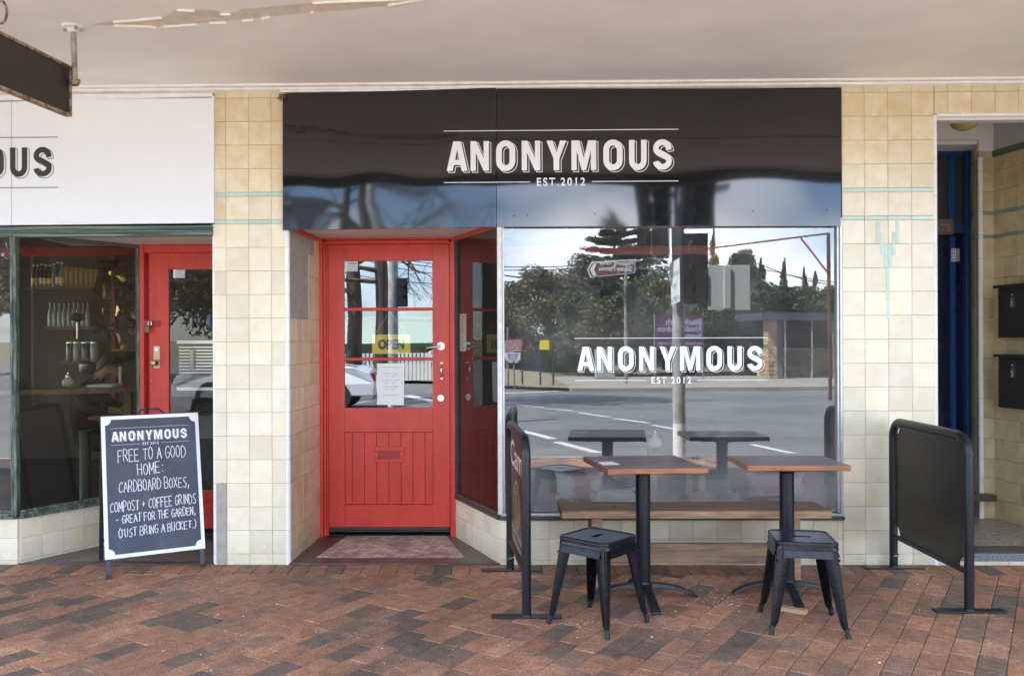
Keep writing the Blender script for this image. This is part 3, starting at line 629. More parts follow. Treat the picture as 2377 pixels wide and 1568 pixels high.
# blue door of the flats
YD = YB+.30
bd = thing('blue_door', 'navy panelled door with brighter blue frame and transom, inside the right porch', 'door', (P(2210, 900, YD).x, YD, PF))
xq = lambda px: P(px, 800, YD).x
zq = lambda py: P(2210, py, YD).z
box('leaf', navy, bd, xq(2100), xq(2240), YD, YD+.04, PF, zq(545))
box('stile', blue, bd, xq(2204), xq(2216), YD-.012, YD, PF, zq(548))
box('stile', blue, bd, xq(2235), xq(2244), YD-.05, YD+.02, PF, zq(350), bevel=.003)
box('transom_rail', blue, bd, xq(2150), xq(2236), YD-.03, YD+.02, zq(541), zq(521), bevel=.003)
box('head', blue, bd, xq(2150), xq(2244), YD-.03, YD+.02, zq(362), zq(347), bevel=.003)
box('transom_pane', M('dim_transom_glass', (.05, .05, .045), .2), bd, xq(2150), xq(2234), YD-.0, YD+.01, zq(520), zq(362))
box('transom_stile', blue, bd, xq(2200), xq(2214), YD-.02, YD, zq(520), zq(362), bevel=.003)
box('name_plate', M('brown_plate', (.13, .08, .055), .5), bd, xq(2140), xq(2207), YD-.04, YD-.031, zq(546), zq(510))
text(bd, 'FLATS', (xq(2136), YD-.042, zq(538)), (1, 0, 0), (0, 0, 1), .058, M('plate_letter', (.28, .22, .18), .5), bold=.01, name='plate_lettering')
box('sticker', vinylw, bd, xq(2206), xq(2216), YD-.0145, YD-.0125, zq(607), zq(577)); box('sticker', paperink, bd, xq(2217), xq(2227), YD-.0035, YD-.002, zq(607), zq(577))
mbk = MB(); rk = random.Random(2)
for i in range(4):
    for j in range(2): a = xq(2207+j*4.5); mbk.box(a, a+rk.uniform(.006, .010), YD-.0152, YD-.0148, zq(604-i*7), zq(600-i*7))
mbk.build('sticker_print', ink, bd)
box('step_shelf', concrete_dk, None, P(2225, 1155, YB).x-.1, P(2296, 1155, YB).x, YB-.10, YB-.012, Z(1163, YB-.1, 2270), Z(1148, YB-.1, 2270), bevel=.006)
tag(bpy.data.objects['step_shelf'], 'small dark ledge low on the porch back wall, below the white bead', 'ledge')
lamp = thing('ceiling_lamp', 'yellowed round glass lamp under the porch ceiling', 'lamp', (P(2238, 300, .62).x, .62, 3.14))
MB().lathe((P(2238, 300, .62).x, .62, 3.01), [(.03, 0), (.075, -.01), (.09, -.035), (.075, -.062), (.04, -.08), (.005, -.085)][::-1], 20).build('shade', M('yellow_glass_shade', (.45, .38, .12), .3, var=.2), lamp, smooth=True)
MB().lathe((P(2238, 300, .62).x, .62, 3.009), [(.045, 0), (.03, .14)], 20).build('base', soffw, lamp)

# letter boxes
def letterbox(px0, px1, py_t, py_b, num, lab):
    a = (P(px0, py_t, .95).y); s0, s1 = (.17, .47) if px0 < 2350 else (.49, .79)
    zt = Z(py_t, .8, 2340); zb = Z(py_b, .8, 2340); mid = (s0+s1)/2; cpt = e1+dn2*mid
    t = thing('letter_box', lab, 'letter box', (cpt.x-.09, cpt.y, zb))
    MB().hexa(*rwq(s0, s1, zb, zt-.02, .009, .105)).build('body', mailk, t, bevel=.004)
    MB().hexa(*rwq(s0-.015, s1+.012, zt-.022, zt, .009, .135)).build('lid', mailk, t, bevel=.004)
    MB().hexa(*rwq(s0+.025, s1-.02, zb+.035, zt-.045, .105, .110)).build('door', mailk, t, bevel=.002)
    MB().hexa(*rwq(mid-.03, mid+.03, zb+.055, zb+.07, .110, .1115)).build('slot', ink, t)
    MB().hexa(*rwq(mid-.008, mid+.008, zt-.085, zt-.07, .110, .115)).build('lock', steel, t)
    qq, _ = rwq(mid+.0, mid+.05, zt-.16, zt-.10, 0, .1122); o = Vector(qq[0])-Vector((dn2.x, dn2.y, 0))*.018
    f_, _ = rwq(mid-.022, mid+.022, zt-.168, zt-.095, .110, .1112); MB().hexa(rwq(mid-.022, mid+.022, zt-.168, zt-.095, .110, .1112)[0], rwq(mid-.022, mid+.022, zt-.168, zt-.095, .110, .1112)[1]).build('number_plate', M('number_plate_edge', (.10, .10, .09), .4), t)
    if num: text(t, num, o, (dn2.x, dn2.y, 0), (0, 0, 1), .042, vinylw, name='number')
letterbox(2303, 2400, 660, 783, '1', 'upper black steel letter box numbered 1 on the porch side wall')
letterbox(2303, 2400, 822, 947, '3', 'lower black steel letter box numbered 3 on the porch side wall')
letterbox(2395, 2480, 658, 785, '', 'upper black letter box cut by the picture edge, beside number 1')
letterbox(2395, 2480, 820, 949, '', 'lower black letter box cut by the picture edge, beside number 3')

# ================================================================== FASCIA SIGNS
def quadpanel(name, mat, parent, c4, Y=-.035, th=.03, bevel=.002, n=1):
    q = [P(*c, Y) for c in c4]                 # bl, br, tr, tl
    return MB().hexa(q, (0, th, 0)).build(name, mat, parent, bevel=bevel), q
fs = thing('shop_sign', 'long glossy black fascia sign with white ANONYMOUS lettering above door and window', 'sign', (X(1303), -.03, X(0)*0+2.2))
def wavy(name, mat, parent, c4, amp, seed, Y=-.035, nx=26, nz=10):
    q = [P(*c, Y) for c in c4]; r_ = random.Random(seed); mb = MB()
    ph = [r_.uniform(0, 6) for _ in range(8)]
    for j in range(nz+1):
        for i in range(nx+1):
            a, b = i/nx, j/nz; p = q[0]*(1-a)*(1-b)+q[1]*a*(1-b)+q[2]*a*b+q[3]*(1-a)*b
            e = min(1, 6*min(a, 1-a, b, 1-b)+.0)
            y_ = amp*e*(math.sin(a*7+ph[0]+2*b)+.6*math.sin(a*15+ph[1]-3*b)+.5*math.sin(b*6+ph[2])+.3*math.sin(b*11+a*9+ph[3]))
            mb.v.append((p.x, p.y+y_, p.z))
    for j in range(nz):
        for i in range(nx): k = j*(nx+1)+i; mb.f.append((k, k+1, k+nx+2, k+nx+1)); mb.m.append(0)
    b0 = len(mb.v); mb.add([p+Vector((0, .03, 0)) for p in q], [(3, 2, 1, 0)])
    cs = [0, nx, (nz+1)*(nx+1)-1, nz*(nx+1)]
    edge = [[i for i in range(nx+1)], [nx+j*(nx+1) for j in range(nz+1)], [(nz+1)*(nx+1)-1-i for i in range(nx+1)], [(nz-j)*(nx+1) for j in range(nz+1)]]
    for e_, (ca, cb) in zip(edge, ((0, 1), (1, 2), (2, 3), (3, 0))): mb.f.append(tuple(e_)[::-1]+(b0+ca, b0+cb)); mb.m.append(0)
    return mb.build(name, mat, parent, smooth=True), q
wavy('panel', blackp, fs, [(656, 534), (1151.3, 526.5), (1151.3, 204), (656, 219)], .0016, 4)
wavy('panel', blackp, fs, [(1152.6, 526), (1951, 524), (1951, 206.5), (1152.6, 206)], .0010, 9)
MB().box(X(656), X(1151), -.033, -.003, Z(205)+.0, CZ-.045).build('packing_strip', cornm, fs)
for px, py in ((1193, 501), (1224, 500), (1380, 496), (1559, 491), (1612, 489), (1748, 490), (1918, 488), (717, 503), (905, 237)):
    MB().lathe(P(px, py, -.037), [(.0045, 0), (.0035, -.003)], 8, axis='y').build('rivet', blacksteel, fs)
sc_ = (X(1574, -.0375, 420)-X(1030, -.0375, 420))/8.25
logo(fs, P(1030, 424, -.0385), (sc_, 0, 0), (0, 0, sc_*1.045), (0, -1, 0), M('sign_white', (.80, .81, .82), .35))
# cobweb clump of loose wire at the sign's corner
mb = MB(); rw_ = random.Random(8)
for i in range(9): c = P(655, 224, -.05); mb.tube([c+Vector((rw_.uniform(-.03, .02), rw_.uniform(-.02, .02), rw_.uniform(-.03, .02))) for _ in range(4)], .0018, 5)
mb.build('wire_end', M('dirty_wire', (.12, .10, .06), .8), fs)

ws = thing('shop_sign', 'white fascia sign with dark ANONYMOUS lettering over the neighbouring shopfront', 'sign', (X(100), -.03, 2.2))
quadpanel('panel', whitep, ws, [(-700, 528), (25.3, 522.5), (25.3, 236), (-700, 252)], Y=-.03, th=.025)
quadpanel('panel', whitep, ws, [(26.6, 522.5), (496, 517.5), (496, 223), (26.6, 236)], Y=-.03, th=.025)
MB().box(-8, X(498), -.030, -.003, Z(226), CZ-.045).build('packing_strip', cornm, ws)
sw_ = sc_*1.0
logo(ws, P(135, 435, -.0315)-Vector((8.25*sw_, 0, 0)), (sw_, 0, 0), (0, 0, sw_*1.03), (0, -1, 0), vinylk)

# ================================================================== SHOP WINDOW (right shop)
YG = .02; SZ = .318; WT = Z(525)
XL, XR = X(1160), X(1953)
win = thing('shop_window', 'large plate glass shop window with white lettering, reflecting the street', 'window', ((XL+XR)/2, 0, SZ))
gx0, gx1 = X(1168), X(1943)
MB().add([(gx0, YG, SZ+.02), (gx1, YG, SZ+.02), (gx1, YG, WT+.06), (gx0, YG, WT+.06)], [(0, 1, 2, 3)]).build('pane', win_glass, win)
box('mullion', aluw, win, X(1154), X(1165), -.022, .035, SZ+.01, WT+.04, bevel=.003)
box('mullion', alum, win, X(1165.6), X(1170), -.008, .030, SZ+.012, WT+.04, bevel=.002)
box('jamb', alum, win, X(1942), X(1947), -.004, .05, SZ+.02, WT+.04, bevel=.002)
box('jamb', alum, win, X(1947.5), X(1953), -.014, .05, SZ+.015, WT+.04, bevel=.002)
box('sill', alum, win, X(1160), XR+.004, -.012, .05, SZ-.004, SZ+.014, bevel=.003)
box('sill', M('dark_sill', (.06, .065, .06), .5, var=.2, vs=10), win, X(1157), XR+.008, -.028, .05, SZ-.026, SZ-.005, bevel=.004)
box('head', alum, win, X(1165), XR, -.004, .03, WT+.0, WT+.02, bevel=.002)
for px, py in ((1150, 0),): pass
s2 = (X(1782, YG, 850)-X(1334, YG, 850))/8.25
logo(win, P(1334, 882.5, YG-.0008), (s2, 0, 0), (0, 0, s2*1.04), (0, -1, 0), M('window_vinyl', (.86, .87, .88), .5))
# tiled stall riser below
ri = thing('tiled_stall_riser', 'low cream tiled wall below the big shop window, behind the bench', 'wall', ((XL+XR)/2, .05, 0))
xo = X(1159.5, 0, 1250)
MB().box(xo, XR+.001, .0005, .1, 0, SZ-.028).build('core', grout, ri)
zr = [(0, .030, 0), (.030, .030+.1385, 0), (.1685, SZ-.029, 0)]
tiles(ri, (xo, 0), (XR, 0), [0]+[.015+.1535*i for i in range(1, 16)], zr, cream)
# ---- angled side window between red door and plate glass
sx0, sx1 = X(1056, .76, 900), X(1160, 0, 900)
side = thing('side_window', 'narrow angled shop window beside the red door', 'window', ((sx0+sx1)/2, .38, SZ))
A2, B2 = Vector((sx0, .76)), Vector((sx1-.005, .0)); sd_ = (B2-A2); sl = sd_.length; sd_.normalize(); sn = Vector((sd_.y, -sd_.x))   # outward
def sq(a, b, z0, z1, out):
    p0, p1 = A2+sd_*a+sn*out, A2+sd_*b+sn*out; return [(p0.x, p0.y, z0), (p1.x, p1.y, z0), (p1.x, p1.y, z1), (p0.x, p0.y, z1)]
RH = 2.20
MB().add(sq(.01, sl-.01, SZ+.01, RH, -.01), [(0, 1, 2, 3)]).build('pane', side_glass, side)
MB().hexa(sq(0, sl, SZ-.026, SZ-.004, .020), (-sn.x*.05, -sn.y*.05, 0)).build('sill', M('dark_sill_b', (.06, .065, .06), .5, var=.2, vs=10), side, bevel=.004)
MB().hexa(sq(0, sl-.012, SZ-.0035, SZ+.018, .008), (-sn.x*.03, -sn.y*.03, 0)).build('bead', M('brown_bead', (.10, .06, .05), .5, var=.2), side, bevel=.002)
MB().hexa(sq(-.005, .022, SZ, RH, .010), (-sn.x*.03, -sn.y*.03, 0)).build('jamb', M('dark_jamb', (.06, .055, .05), .45, var=.3), side, bevel=.002)
MB().hexa(sq(0, sl-.01, RH-.022, RH-.001, .010), (-sn.x*.03, -sn.y*.03, 0)).build('head', alum, side, bevel=.002)
r2 = thing('tiled_side_riser', 'small angled cream tiled wall under the side window by the red door', 'wall', ((sx0+sx1)/2, .38, 0))
MB().hexa(sq(0, sl, .0, SZ-.028, -.0005), (-sn.x*.08, -sn.y*.08, 0)).build('core', grout, r2)
tiles(r2, (A2.x, A2.y), (B2.x, B2.y), [0, .10]+[.10+.148*i for i in range(1, 6)]+[sl+1], zr, cream)

# ================================================================== RIGHT RECESS: floor, soffit, red door
YD0 = .76
thr = MB().add([(xe, -.006, 0), (sx1, -.006, 0), (sx0+.02, .8, 0), (xr-.02, .8, 0), (xe, -.006, .012), (sx1, -.006, .012), (sx0+.02, .8, .012), (xr-.02, .8, .012)], [(4, 5, 6, 7), (0, 1, 5, 4), (3, 2, 1, 0)]).build('threshold_floor', concrete_dk); struct(thr)
ma_ = MB(); mq = [G(733, 1293, .012), G(1078, 1295, .012), G(1036, 1243, .012), G(806, 1243, .012)]
y = mq[0].y; rm = random.Random(4); r_ = 0
while y < mq[3].y:
    t = (y-mq[0].y)/(mq[3].y-mq[0].y); xl_ = mq[0].x+(mq[3].x-mq[0].x)*t; xr_ = mq[1].x+(mq[2].x-mq[1].x)*t; x = xl_-.02*(r_ % 2)*.5
    while x < xr_:
        a, b = max(x, xl_), min(x+.0435, xr_)
        if b-a > .006: z = .0125+rm.uniform(0, .0012); ma_.box(a, b-.002, y, y+.0185, .010, z)
        x += .0465
    y += .0215; r_ += 1
o = ma_.build('mosaic_tiles', mosaic, thr); o['kind'] = 'stuff'
MB().box(mq[0].x, mq[1].x, mq[0].y, mq[0].y+.001, .0122, .0124)
struct(box('doorway_soffit', soffw, None, xe-.05, sx1+.1, .0, .80, RH+.002, RH+.03))
tr = thing('soffit_trim', 'red painted timber trim around the soffit over the red door', 'trim', ((xe+sx1)/2, .4, RH))
du3 = Vector((du.x, du.y, 0)); n3 = Vector((nn.x, nn.y, 0))
a0 = Vector((xe, .012, RH))+n3*.006; a1 = Vector((xr, .74, RH))+n3*.006
MB().tube([a0+Vector((0, 0, -.012)), a1+Vector((0, 0, -.012))], .016, 4).build('side_trim', red, tr)
MB().hexa(sq(0, sl, RH-.0, RH+.0, .02), (0, 0, 0))
MB().tube([Vector((A2.x+sn.x*.02, A2.y, RH-.008)), Vector((B2.x+sn.x*.02, B2.y, RH-.008))], .014, 4).build('side_trim', red, tr)

def xw(px, Y=YD0, py=900): return P(px, py, Y).x
def zw(py, Y=YD0, px=900): return P(px, py, Y).z
rdn = thing('red_door', 'glossy red door with three glass panes, boarded lower panel and letter slot', 'door', (xw(900), YD0, .012))
DB, DT = zw(1223), zw(567)
x0, x1 = xw(762), xw(1043); gx_0, gx_1 = xw(799), xw(1004)
# outer frame
box('door_jamb', red, rdn, xw(741), xw(751), YD0-.035, YD0+.07, .012, RH, bevel=.004)
box('door_jamb', red, rdn, xw(751.5), xw(757), YD0-.012, YD0+.07, .012, RH-.02, bevel=.003)
box('door_jamb', red, rdn, xw(757.3), xw(761), YD0+.005, YD0+.07, .012, RH-.03, bevel=.003)
box('door_jamb', red, rdn, xw(1044), xw(1048), YD0+.0, YD0+.07, .012, RH-.03, bevel=.002)
box('door_jamb', red, rdn, xw(1048.3), xw(1056), YD0-.03, YD0+.07, .012, RH, bevel=.004)
box('door_head', red, rdn, xw(751.5), xw(1048), YD0-.030, YD0+.07, zw(557), RH+.001, bevel=.004)
box('door_head', red, rdn, xw(757), xw(1044), YD0-.005, YD0+.07, DT+.003, zw(557.5), bevel=.003)
mb = MB(); rs_ = random.Random(1)
for px, py in ((1049.5+2, 600), (1051, 733), (1051, 866), (1051, 1008), (1051, 1130), (822, 553), (922, 553), (1018, 553), (746, 1010), (746, 860)):
    mb.lathe(P(px, py, YD0-.036), [(.005, .004), (.003, 0)], 8, axis='y')
mb.build('screw', red_d, rdn)
# leaf: stiles and rails, with real openings
ya, yb = YD0+.006, YD0+.045
box('stile', red, rdn, x0, gx_0, ya, yb, DB, DT, bevel=.002); box('stile', red, rdn, gx_1, x1, ya, yb, DB, DT, bevel=.002)
PT, PB = zw(1002), zw(1171)
box('rail', red, rdn, gx_0+.0003, gx_1-.0003, ya, yb, zw(605), DT, bevel=.002)
box('rail', red, rdn, gx_0+.0003, gx_1-.0003, ya, yb, PT, zw(946), bevel=.002)
box('rail', red, rdn, gx_0+.0003, gx_1-.0003, ya, yb, DB, PB, bevel=.002)
for a_, b_ in ((721, 713.5), (837, 829.5)):
    box('glazing_bar', red, rdn, gx_0+.0006, gx_1-.0006, ya+.002, yb-.004, zw(a_), zw(b_), bevel=.006)
for a_, b_ in ((713.5, 605), (829.5, 721), (946, 837)):
    MB().add([(gx_0, ya+.016, zw(a_)-.003), (gx_1, ya+.016, zw(a_)-.003), (gx_1, ya+.016, zw(b_)+.003), (gx_0, ya+.016, zw(b_)+.003)], [(0, 1, 2, 3)]).build('pane', door_glass, rdn)
be = [797.5, 816, 844, 872.5, 901, 929.5, 957, 985.5, 1006]
for a_, b_ in zip(be, be[1:]):
    xa_, xb_ = max(xw(a_), gx_0)+.0012, min(xw(b_), gx_1)-.0012
    box('board', red, rdn, xa_, xb_, ya+.010, yb-.006, PB+.003, PT-.003, bevel=.0022)
box('board_backing', red_d, rdn, gx_0+.001, gx_1-.001, yb-.005, yb-.001, PB+.001, PT-.001)
lb = MB(); q = lambda a, b, c, d: lb.box(xw(a), xw(b), ya-.004, ya+.0098, zw(d), zw(c))
q(867, 937, 1036, 1046); q(867, 937, 1064, 1073); q(867, 877, 1046.3, 1063.7); q(927, 937, 1046.3, 1063.7)
lf = lb.build('letter_slot', red, rdn, bevel=.0015); box('flap', red_d, lf, xw(877.5), xw(926.5), ya+.004, ya+.0095, zw(1063), zw(1047))
box('door_seal', M('rubber_seal', (.02, .018, .022), .5), rdn, x0+.002, x1-.002, ya-.012, yb, DB-.012, DB-.001, bevel=.002)
box('door_seal', M('brown_bar', (.09, .06, .05), .4), rdn, x0+.002, x1-.002, ya-.014, ya+.0, DB-.010, DB-.005)
box('door_seal', M('rubber_sweep', (.014, .014, .018), .5), rdn, x0+.002, x1-.002, ya-.008, yb, DB-.036, DB-.013, bevel=.003)
struct(box('doorway_step', M('black_step', (.01, .01, .01), .9), None, xw(741), xw(1056), YD0+.01, YD0+.3, .012, .02))
# handle, pull, lock
hc = P(1023, 803, ya-.001)
h = MB().lathe(hc, [(.033, 0), (.033, -.006), (.029, -.010), (.012, -.011), (.011, -.040)], 24, axis='y').build('door_handle', steel, rdn, smooth=True)
MB().tube([hc+Vector((0, -.042, .0)), hc+Vector((-.03, -.048, -.004)), hc+Vector((-.07, -.048, -.008)), hc+Vector((-.105, -.046, -.012))], [.011, .010, .008, .006], 10).build('lever', steel, h, smooth=True)
pc_ = P(1025, 860, ya)
pm = MB().tube([pc_+Vector((0, -.004, .052)), pc_+Vector((0, -.022, .035)), pc_+Vector((0, -.028, 0)), pc_+Vector((0, -.022, -.035)), pc_+Vector((0, -.004, -.052))], [.006, .0055, .006, .0055, .006], 8)
for s_ in (-1, 1): pm.obox(pc_+Vector((0, -.003, s_*.054)), (.007, 0, 0), (0, .003, 0), (0, 0, .007))
pm.build('pull_handle', M('chrome', (.75, .75, .78), .12, metal=1), rdn, smooth=True)
lk = MB().lathe(P(1023, 923, ya), [(.027, 0), (.027, -.006), (.024, -.010), (.012, -.0101), (.011, -.013)], 24, axis='y').build('deadlock', steel, rdn, smooth=True)
MB().lathe(P(1023, 925, ya-.0135), [(.003, 0), (.003, -.001)], 8, axis='y').build('keyhole', ink, lk)

# things on the door glass
YP = ya+.020
def chainline(a, b, r=.0016): return MB().tube([a, b], r, 5)
os_ = thing('open_sign', 'yellow OPEN sign hanging by a thin chain inside the red door glass', 'sign', P(908, 799, YP))
def fr(px0, px1, py0, py1, Y, k, par, name, mat, th=.003): return box(name, mat, par, P(px0, py0, Y).x, P(px1, py0, Y).x, Y+k, Y+k+th, P(px0, py1, Y).z, P(px0, py0, Y).z)
fr(863, 952, 776, 821, YP, 0, os_, 'board', signyel)
bb_ = MB(); xa1, xb1, za1, zb1 = xw(866, YP), xw(949, YP), zw(818, YP), zw(779, YP)
for a in ((xa1, xb1, za1, za1+.003), (xa1, xb1, zb1-.003, zb1), (xa1, xa1+.003, za1+.0031, zb1-.0031), (xb1-.003, xb1, za1+.0031, zb1-.0031)): bb_.box(a[0], a[1], YP-.0012, YP-.0004, a[2], a[3])
bb_.build('border', M('border_white', (.75, .75, .65), .5), os_)
text(os_, 'OPEN', P(877, 809, YP-.002), (1, 0, 0), (0, 0, 1), .067, M('open_grey', (.03, .035, .035), .5), bold=.055, width=xw(938, YP)-xw(877, YP), name='lettering')
top = P(905, 722, YP)
for px in (869, 946): chainline(P(px, 777, YP), top+Vector((0, 0, .0))).build('chain', M('chain_white', (.7, .7, .68), .5), os_)
hn = thing('hours_notice', 'white sheet of opening hours curling on the lowest door pane', 'notice', P(906, 890, YP-.02))
q4 = [P(874, 938, YP-.012), P(937, 940, YP-.016), P(938, 843, YP-.012), P(874, 843, YP-.012)]; n_ = 8; mb = MB()
for j in range(n_+1):
    for i in range(n_+1):
        a, b = i/n_, j/n_; p = q4[0]*(1-a)*(1-b)+q4[1]*a*(1-b)+q4[2]*a*b+q4[3]*(1-a)*b; mb.v.append(tuple(p+Vector((.004*math.sin(b*9)*(1-a), .004*math.sin(a*6+b*3), 0))))
for j in range(n_):
    for i in range(n_): k = j*(n_+1)+i; mb.f.append((k, k+1, k+n_+2, k+n_+1)); mb.m.append(0)
mb.build('sheet', paper, hn, smooth=True)
for (t_, py, wpx) in (('OPENING HOURS', 853, 46), ('Monday to Friday', 868, 34), ('7am - 4pm', 874, 24), ('Saturday & Sunday', 883, 42), ('8am - 4pm', 889, 24), ('Public holidays', 898, 36), ('7am - 3pm', 904, 24), ('ANONYMOUS', 918, 36)):
    text(hn, t_, P(906-wpx/2, py, YP-.0185), (1, 0, 0), (0, 0, 1), .008, paperink, width=wpx/316, name='print')
def warning(px0, px1, py0, py1, Y, lab):
    t = thing('warning_sticker', lab, 'sticker', P((px0+px1)/2, py1, Y)); fr(px0, px1, py0, py1, Y, -.001, t, 'label_sheet', vinylw, th=.0008)
    a, b = P(px0+4, 0, Y).x, P(px1-4, 0, Y).x
    text(t, 'WARNING', (a, Y-.002, P(px0, py0+6.5, Y).z), (1, 0, 0), (0, 0, 1), .012, inkblue, bold=.03, width=b-a, name='print')
    for i_, s_ in enumerate(('THIS PROPERTY IS', 'PROTECTED BY A', '24 HR MONITORED', 'SECURITY ALARM', 'TELEPHONE CO.')):
        text(t, s_, (a-.004, Y-.002, P(px0, py0+10.5+i_*3.1, Y).z), (1, 0, 0), (0, 0, 1), .005, inkblue, bold=.02, width=b-a+.008, name='print')
warning(800.5, 830, 607, 630, ya+.013, 'white and blue warning sticker in the corner of the red door top pane')

sn_ = thing('price_notice', 'tall white printed sheet taped inside the narrow angled side window', 'notice', (A2.x, A2.y, 1.4))
zt1, zb1_ = P(1078, 728, .66).z, P(1078, 815, .66).z
MB().add([Vector(v) for v in sq(.055, .185, zb1_, zt1, -.018)], [(0, 1, 2, 3)]).build('sheet', paper, sn_)
pb_ = MB()
for i in range(16): z = zt1-.015-i*(zt1-zb1_-.03)/16; pb_.add(sq(.07, .165-.02*(i % 3), z-.004, z, -.0172), [(0, 1, 2, 3)])
o = pb_.build('print', paperink, sn_); o['kind'] = 'stuff'

# ================================================================== LEFT SHOPFRONT
LX0, LX1 = X(40), X(497); bx0 = P(327, 900, .76).x
lw = thing('shop_window', 'old green framed shop window of the neighbouring shop, angled in to the left door', 'window', (LX0, .3, .3))
LSZ = .33; LT = Z(545)
A3, B3 = Vector((LX0+.012, .0)), Vector((bx0, .76)); ld = (B3-A3); ll = ld.length; ld.normalize(); lnn = Vector((ld.y, -ld.x))
def lq(a, b, z0, z1, out):
    p0, p1 = A3+ld*a+lnn*out, A3+ld*b+lnn*out; return [(p0.x, p0.y, z0), (p1.x, p1.y, z0), (p1.x, p1.y, z1), (p0.x, p0.y, z1)]
LH = 2.145
MB().add(lq(.0, ll, LSZ, LH+.014, -.01), [(0, 1, 2, 3)]).build('pane', old_glass, lw)
MB().add([(-8, .02, LSZ), (LX0-.03, .02, LSZ), (LX0-.03, .02, LH+.03), (-8, .02, LH+.03)], [(0, 1, 2, 3)]).build('pane', glass('front_left_glass', .12, (.8, .8, .75), wob=.002, dirt=.12), lw)
box('mullion', verdv, lw, X(28), X(42), -.028, .03, LSZ-.01, LH+.01, bevel=.005)
box('mullion', verdv, lw, X(31), X(35), -.034, -.0285, LSZ-.0, LH+.0, bevel=.002)
for k_, (z0, z1, yo) in enumerate(((LH-.012, LH+.010, -.032), (LH+.011, LH+.028, -.020), (LH+.029, Z(520), -.040))):
    box('head_moulding', verd, lw, -8, LX1-.002, yo, .03, z0, z1, bevel=.003)
for z0, z1, o_ in ((LSZ-.03, LSZ-.012, .026), (LSZ-.0115, LSZ+.005, .016), (LSZ+.0055, LSZ+.022, .006)):
    MB().hexa(lq(-.0, ll, z0, z1, o_), (-lnn.x*.05, -lnn.y*.05, 0)).build('sill', verdv, lw, bevel=.003)
    box('sill', verdv, lw, -8, LX0-.012, -o_, .03, z0, z1, bevel=.003)
MB().hexa(lq(ll-.025, ll+.01, LSZ, LH+.014, .012), (-lnn.x*.04, -lnn.y*.04, 0)).build('jamb', verdv, lw, bevel=.003)
MB().hexa(lq(.03, ll-.02, LH-.008, LH+.014, .008), (-lnn.x*.02, -lnn.y*.02, 0)).build('head', M('dull_green_bead', (.09, .10, .08), .6), lw)
lr = thing('tiled_stall_riser', 'cream tiled wall under the neighbouring shop window, angled beside the chalkboard', 'wall', (LX0, .2, 0))
MB().hexa(lq(0, ll, 0, LSZ-.031, -.0005), (-lnn.x*.08, -lnn.y*.08, 0)).build('core', grout, lr)
box('core', grout, lr, -8, LX0+.01, .0005, .1, 0, LSZ-.031)
zl = [(0, .028, 0), (.028, .028+.145, 0), (.173, LSZ-.032, 0)]
tiles(lr, A3, B3, [0.002+.147*i for i in range(0, 6)]+[ll+1], zl, cream)
tiles(lr, (LX0-.1527*4, 0), (LX0+.004, 0), [.1527*i for i in range(5)], zl, cream)
struct(box('doorway_soffit', soffw, None, LX0-.02, LX1+.25, .031, .80, LH+.016, LH+.05))
struct(MB().add([(LX0, -.006, .0), (LX1+.0, -.006, .0), (LX1+.3, .8, .0), (bx0-.05, .8, .0), (LX0, -.006, .010), (LX1, -.006, .010), (LX1+.3, .8, .010), (bx0-.05, .8, .010)], [(4, 5, 6, 7), (0, 1, 5, 4)]).build('threshold_floor', concrete_dk))
o = bpy.data.objects['threshold_floor.001']
mq2 = [(X(150, 0, 1280), .06), (LX1-.05, .06), (LX1+.0, .66), (bx0+.25, .66)]
ma2 = MB(); y = .06; r_ = 0
while y < .66:
    t = (y-.06)/.6; xl_ = mq2[0][0]+(mq2[3][0]-mq2[0][0])*t; xr_ = mq2[1][0]+(mq2[2][0]-mq2[1][0])*t; x = xl_-.01*(r_ % 2)
    while x < xr_:
        a, b = max(x, xl_), min(x+.0445, xr_)
        if b-a > .006: ma2.box(a, b-.002, y, y+.0195, .008, .0105+rm.uniform(0, .001))
        x += .0465
    y += .0215; r_ += 1
o2 = ma2.build('mosaic_tiles', M('grey_mosaic', (.20, .18, .15), .5, orand=.15, isl=True), o); o2['kind'] = 'stuff'
struct(box('recess_wall', tan, None, xa+.0, xa+.05, .121, .80, 0, LH+.015))
ld2 = thing('red_door', 'red door with one tall dark pane, padlock and brass knob, half behind the pillar', 'door', (xw(440), YD0, .01))
l0, l1 = xw(346), xw(600); g0, g1 = xw(391), xw(560)
box('door_jamb', red, ld2, xw(328), xw(338), YD0-.03, YD0+.07, .01, LH+.012, bevel=.004)
box('door_jamb', red_d, ld2, xw(338.3), xw(345.5), YD0+.03, YD0+.07, .01, LH-.01, bevel=.003)
box('door_head', red, ld2, xw(328), l1, YD0-.02, YD0+.07, zw(584), LH+.013, bevel=.004)
box('stile', red, ld2, l0, g0, ya, yb, zw(1226), zw(584), bevel=.002); box('stile', red, ld2, g1, l1, ya, yb, zw(1226), zw(584), bevel=.002)
box('rail', red, ld2, g0+.0003, g1-.0003, ya, yb, zw(622), zw(584), bevel=.002); box('rail', red, ld2, g0+.0003, g1-.0003, ya, yb, zw(1226), zw(1137), bevel=.002)
MB().add([(g0, ya+.016, zw(1137)), (g1, ya+.016, zw(1137)), (g1, ya+.016, zw(622)), (g0, ya+.016, zw(622))], [(0, 1, 2, 3)]).build('pane', glass('left_door_glass', .06, (.8, .82, .8), wob=.001, dirt=.05), ld2)
lb = MB(); q = lambda a, b, c, d: lb.box(xw(a), xw(b), ya-.003, ya-.0002, zw(d), zw(c))
q(466, 499, 1150, 1153); q(466, 499, 1171, 1174); q(466, 469, 1153.2, 1170.8); q(496, 499, 1153.2, 1170.8)
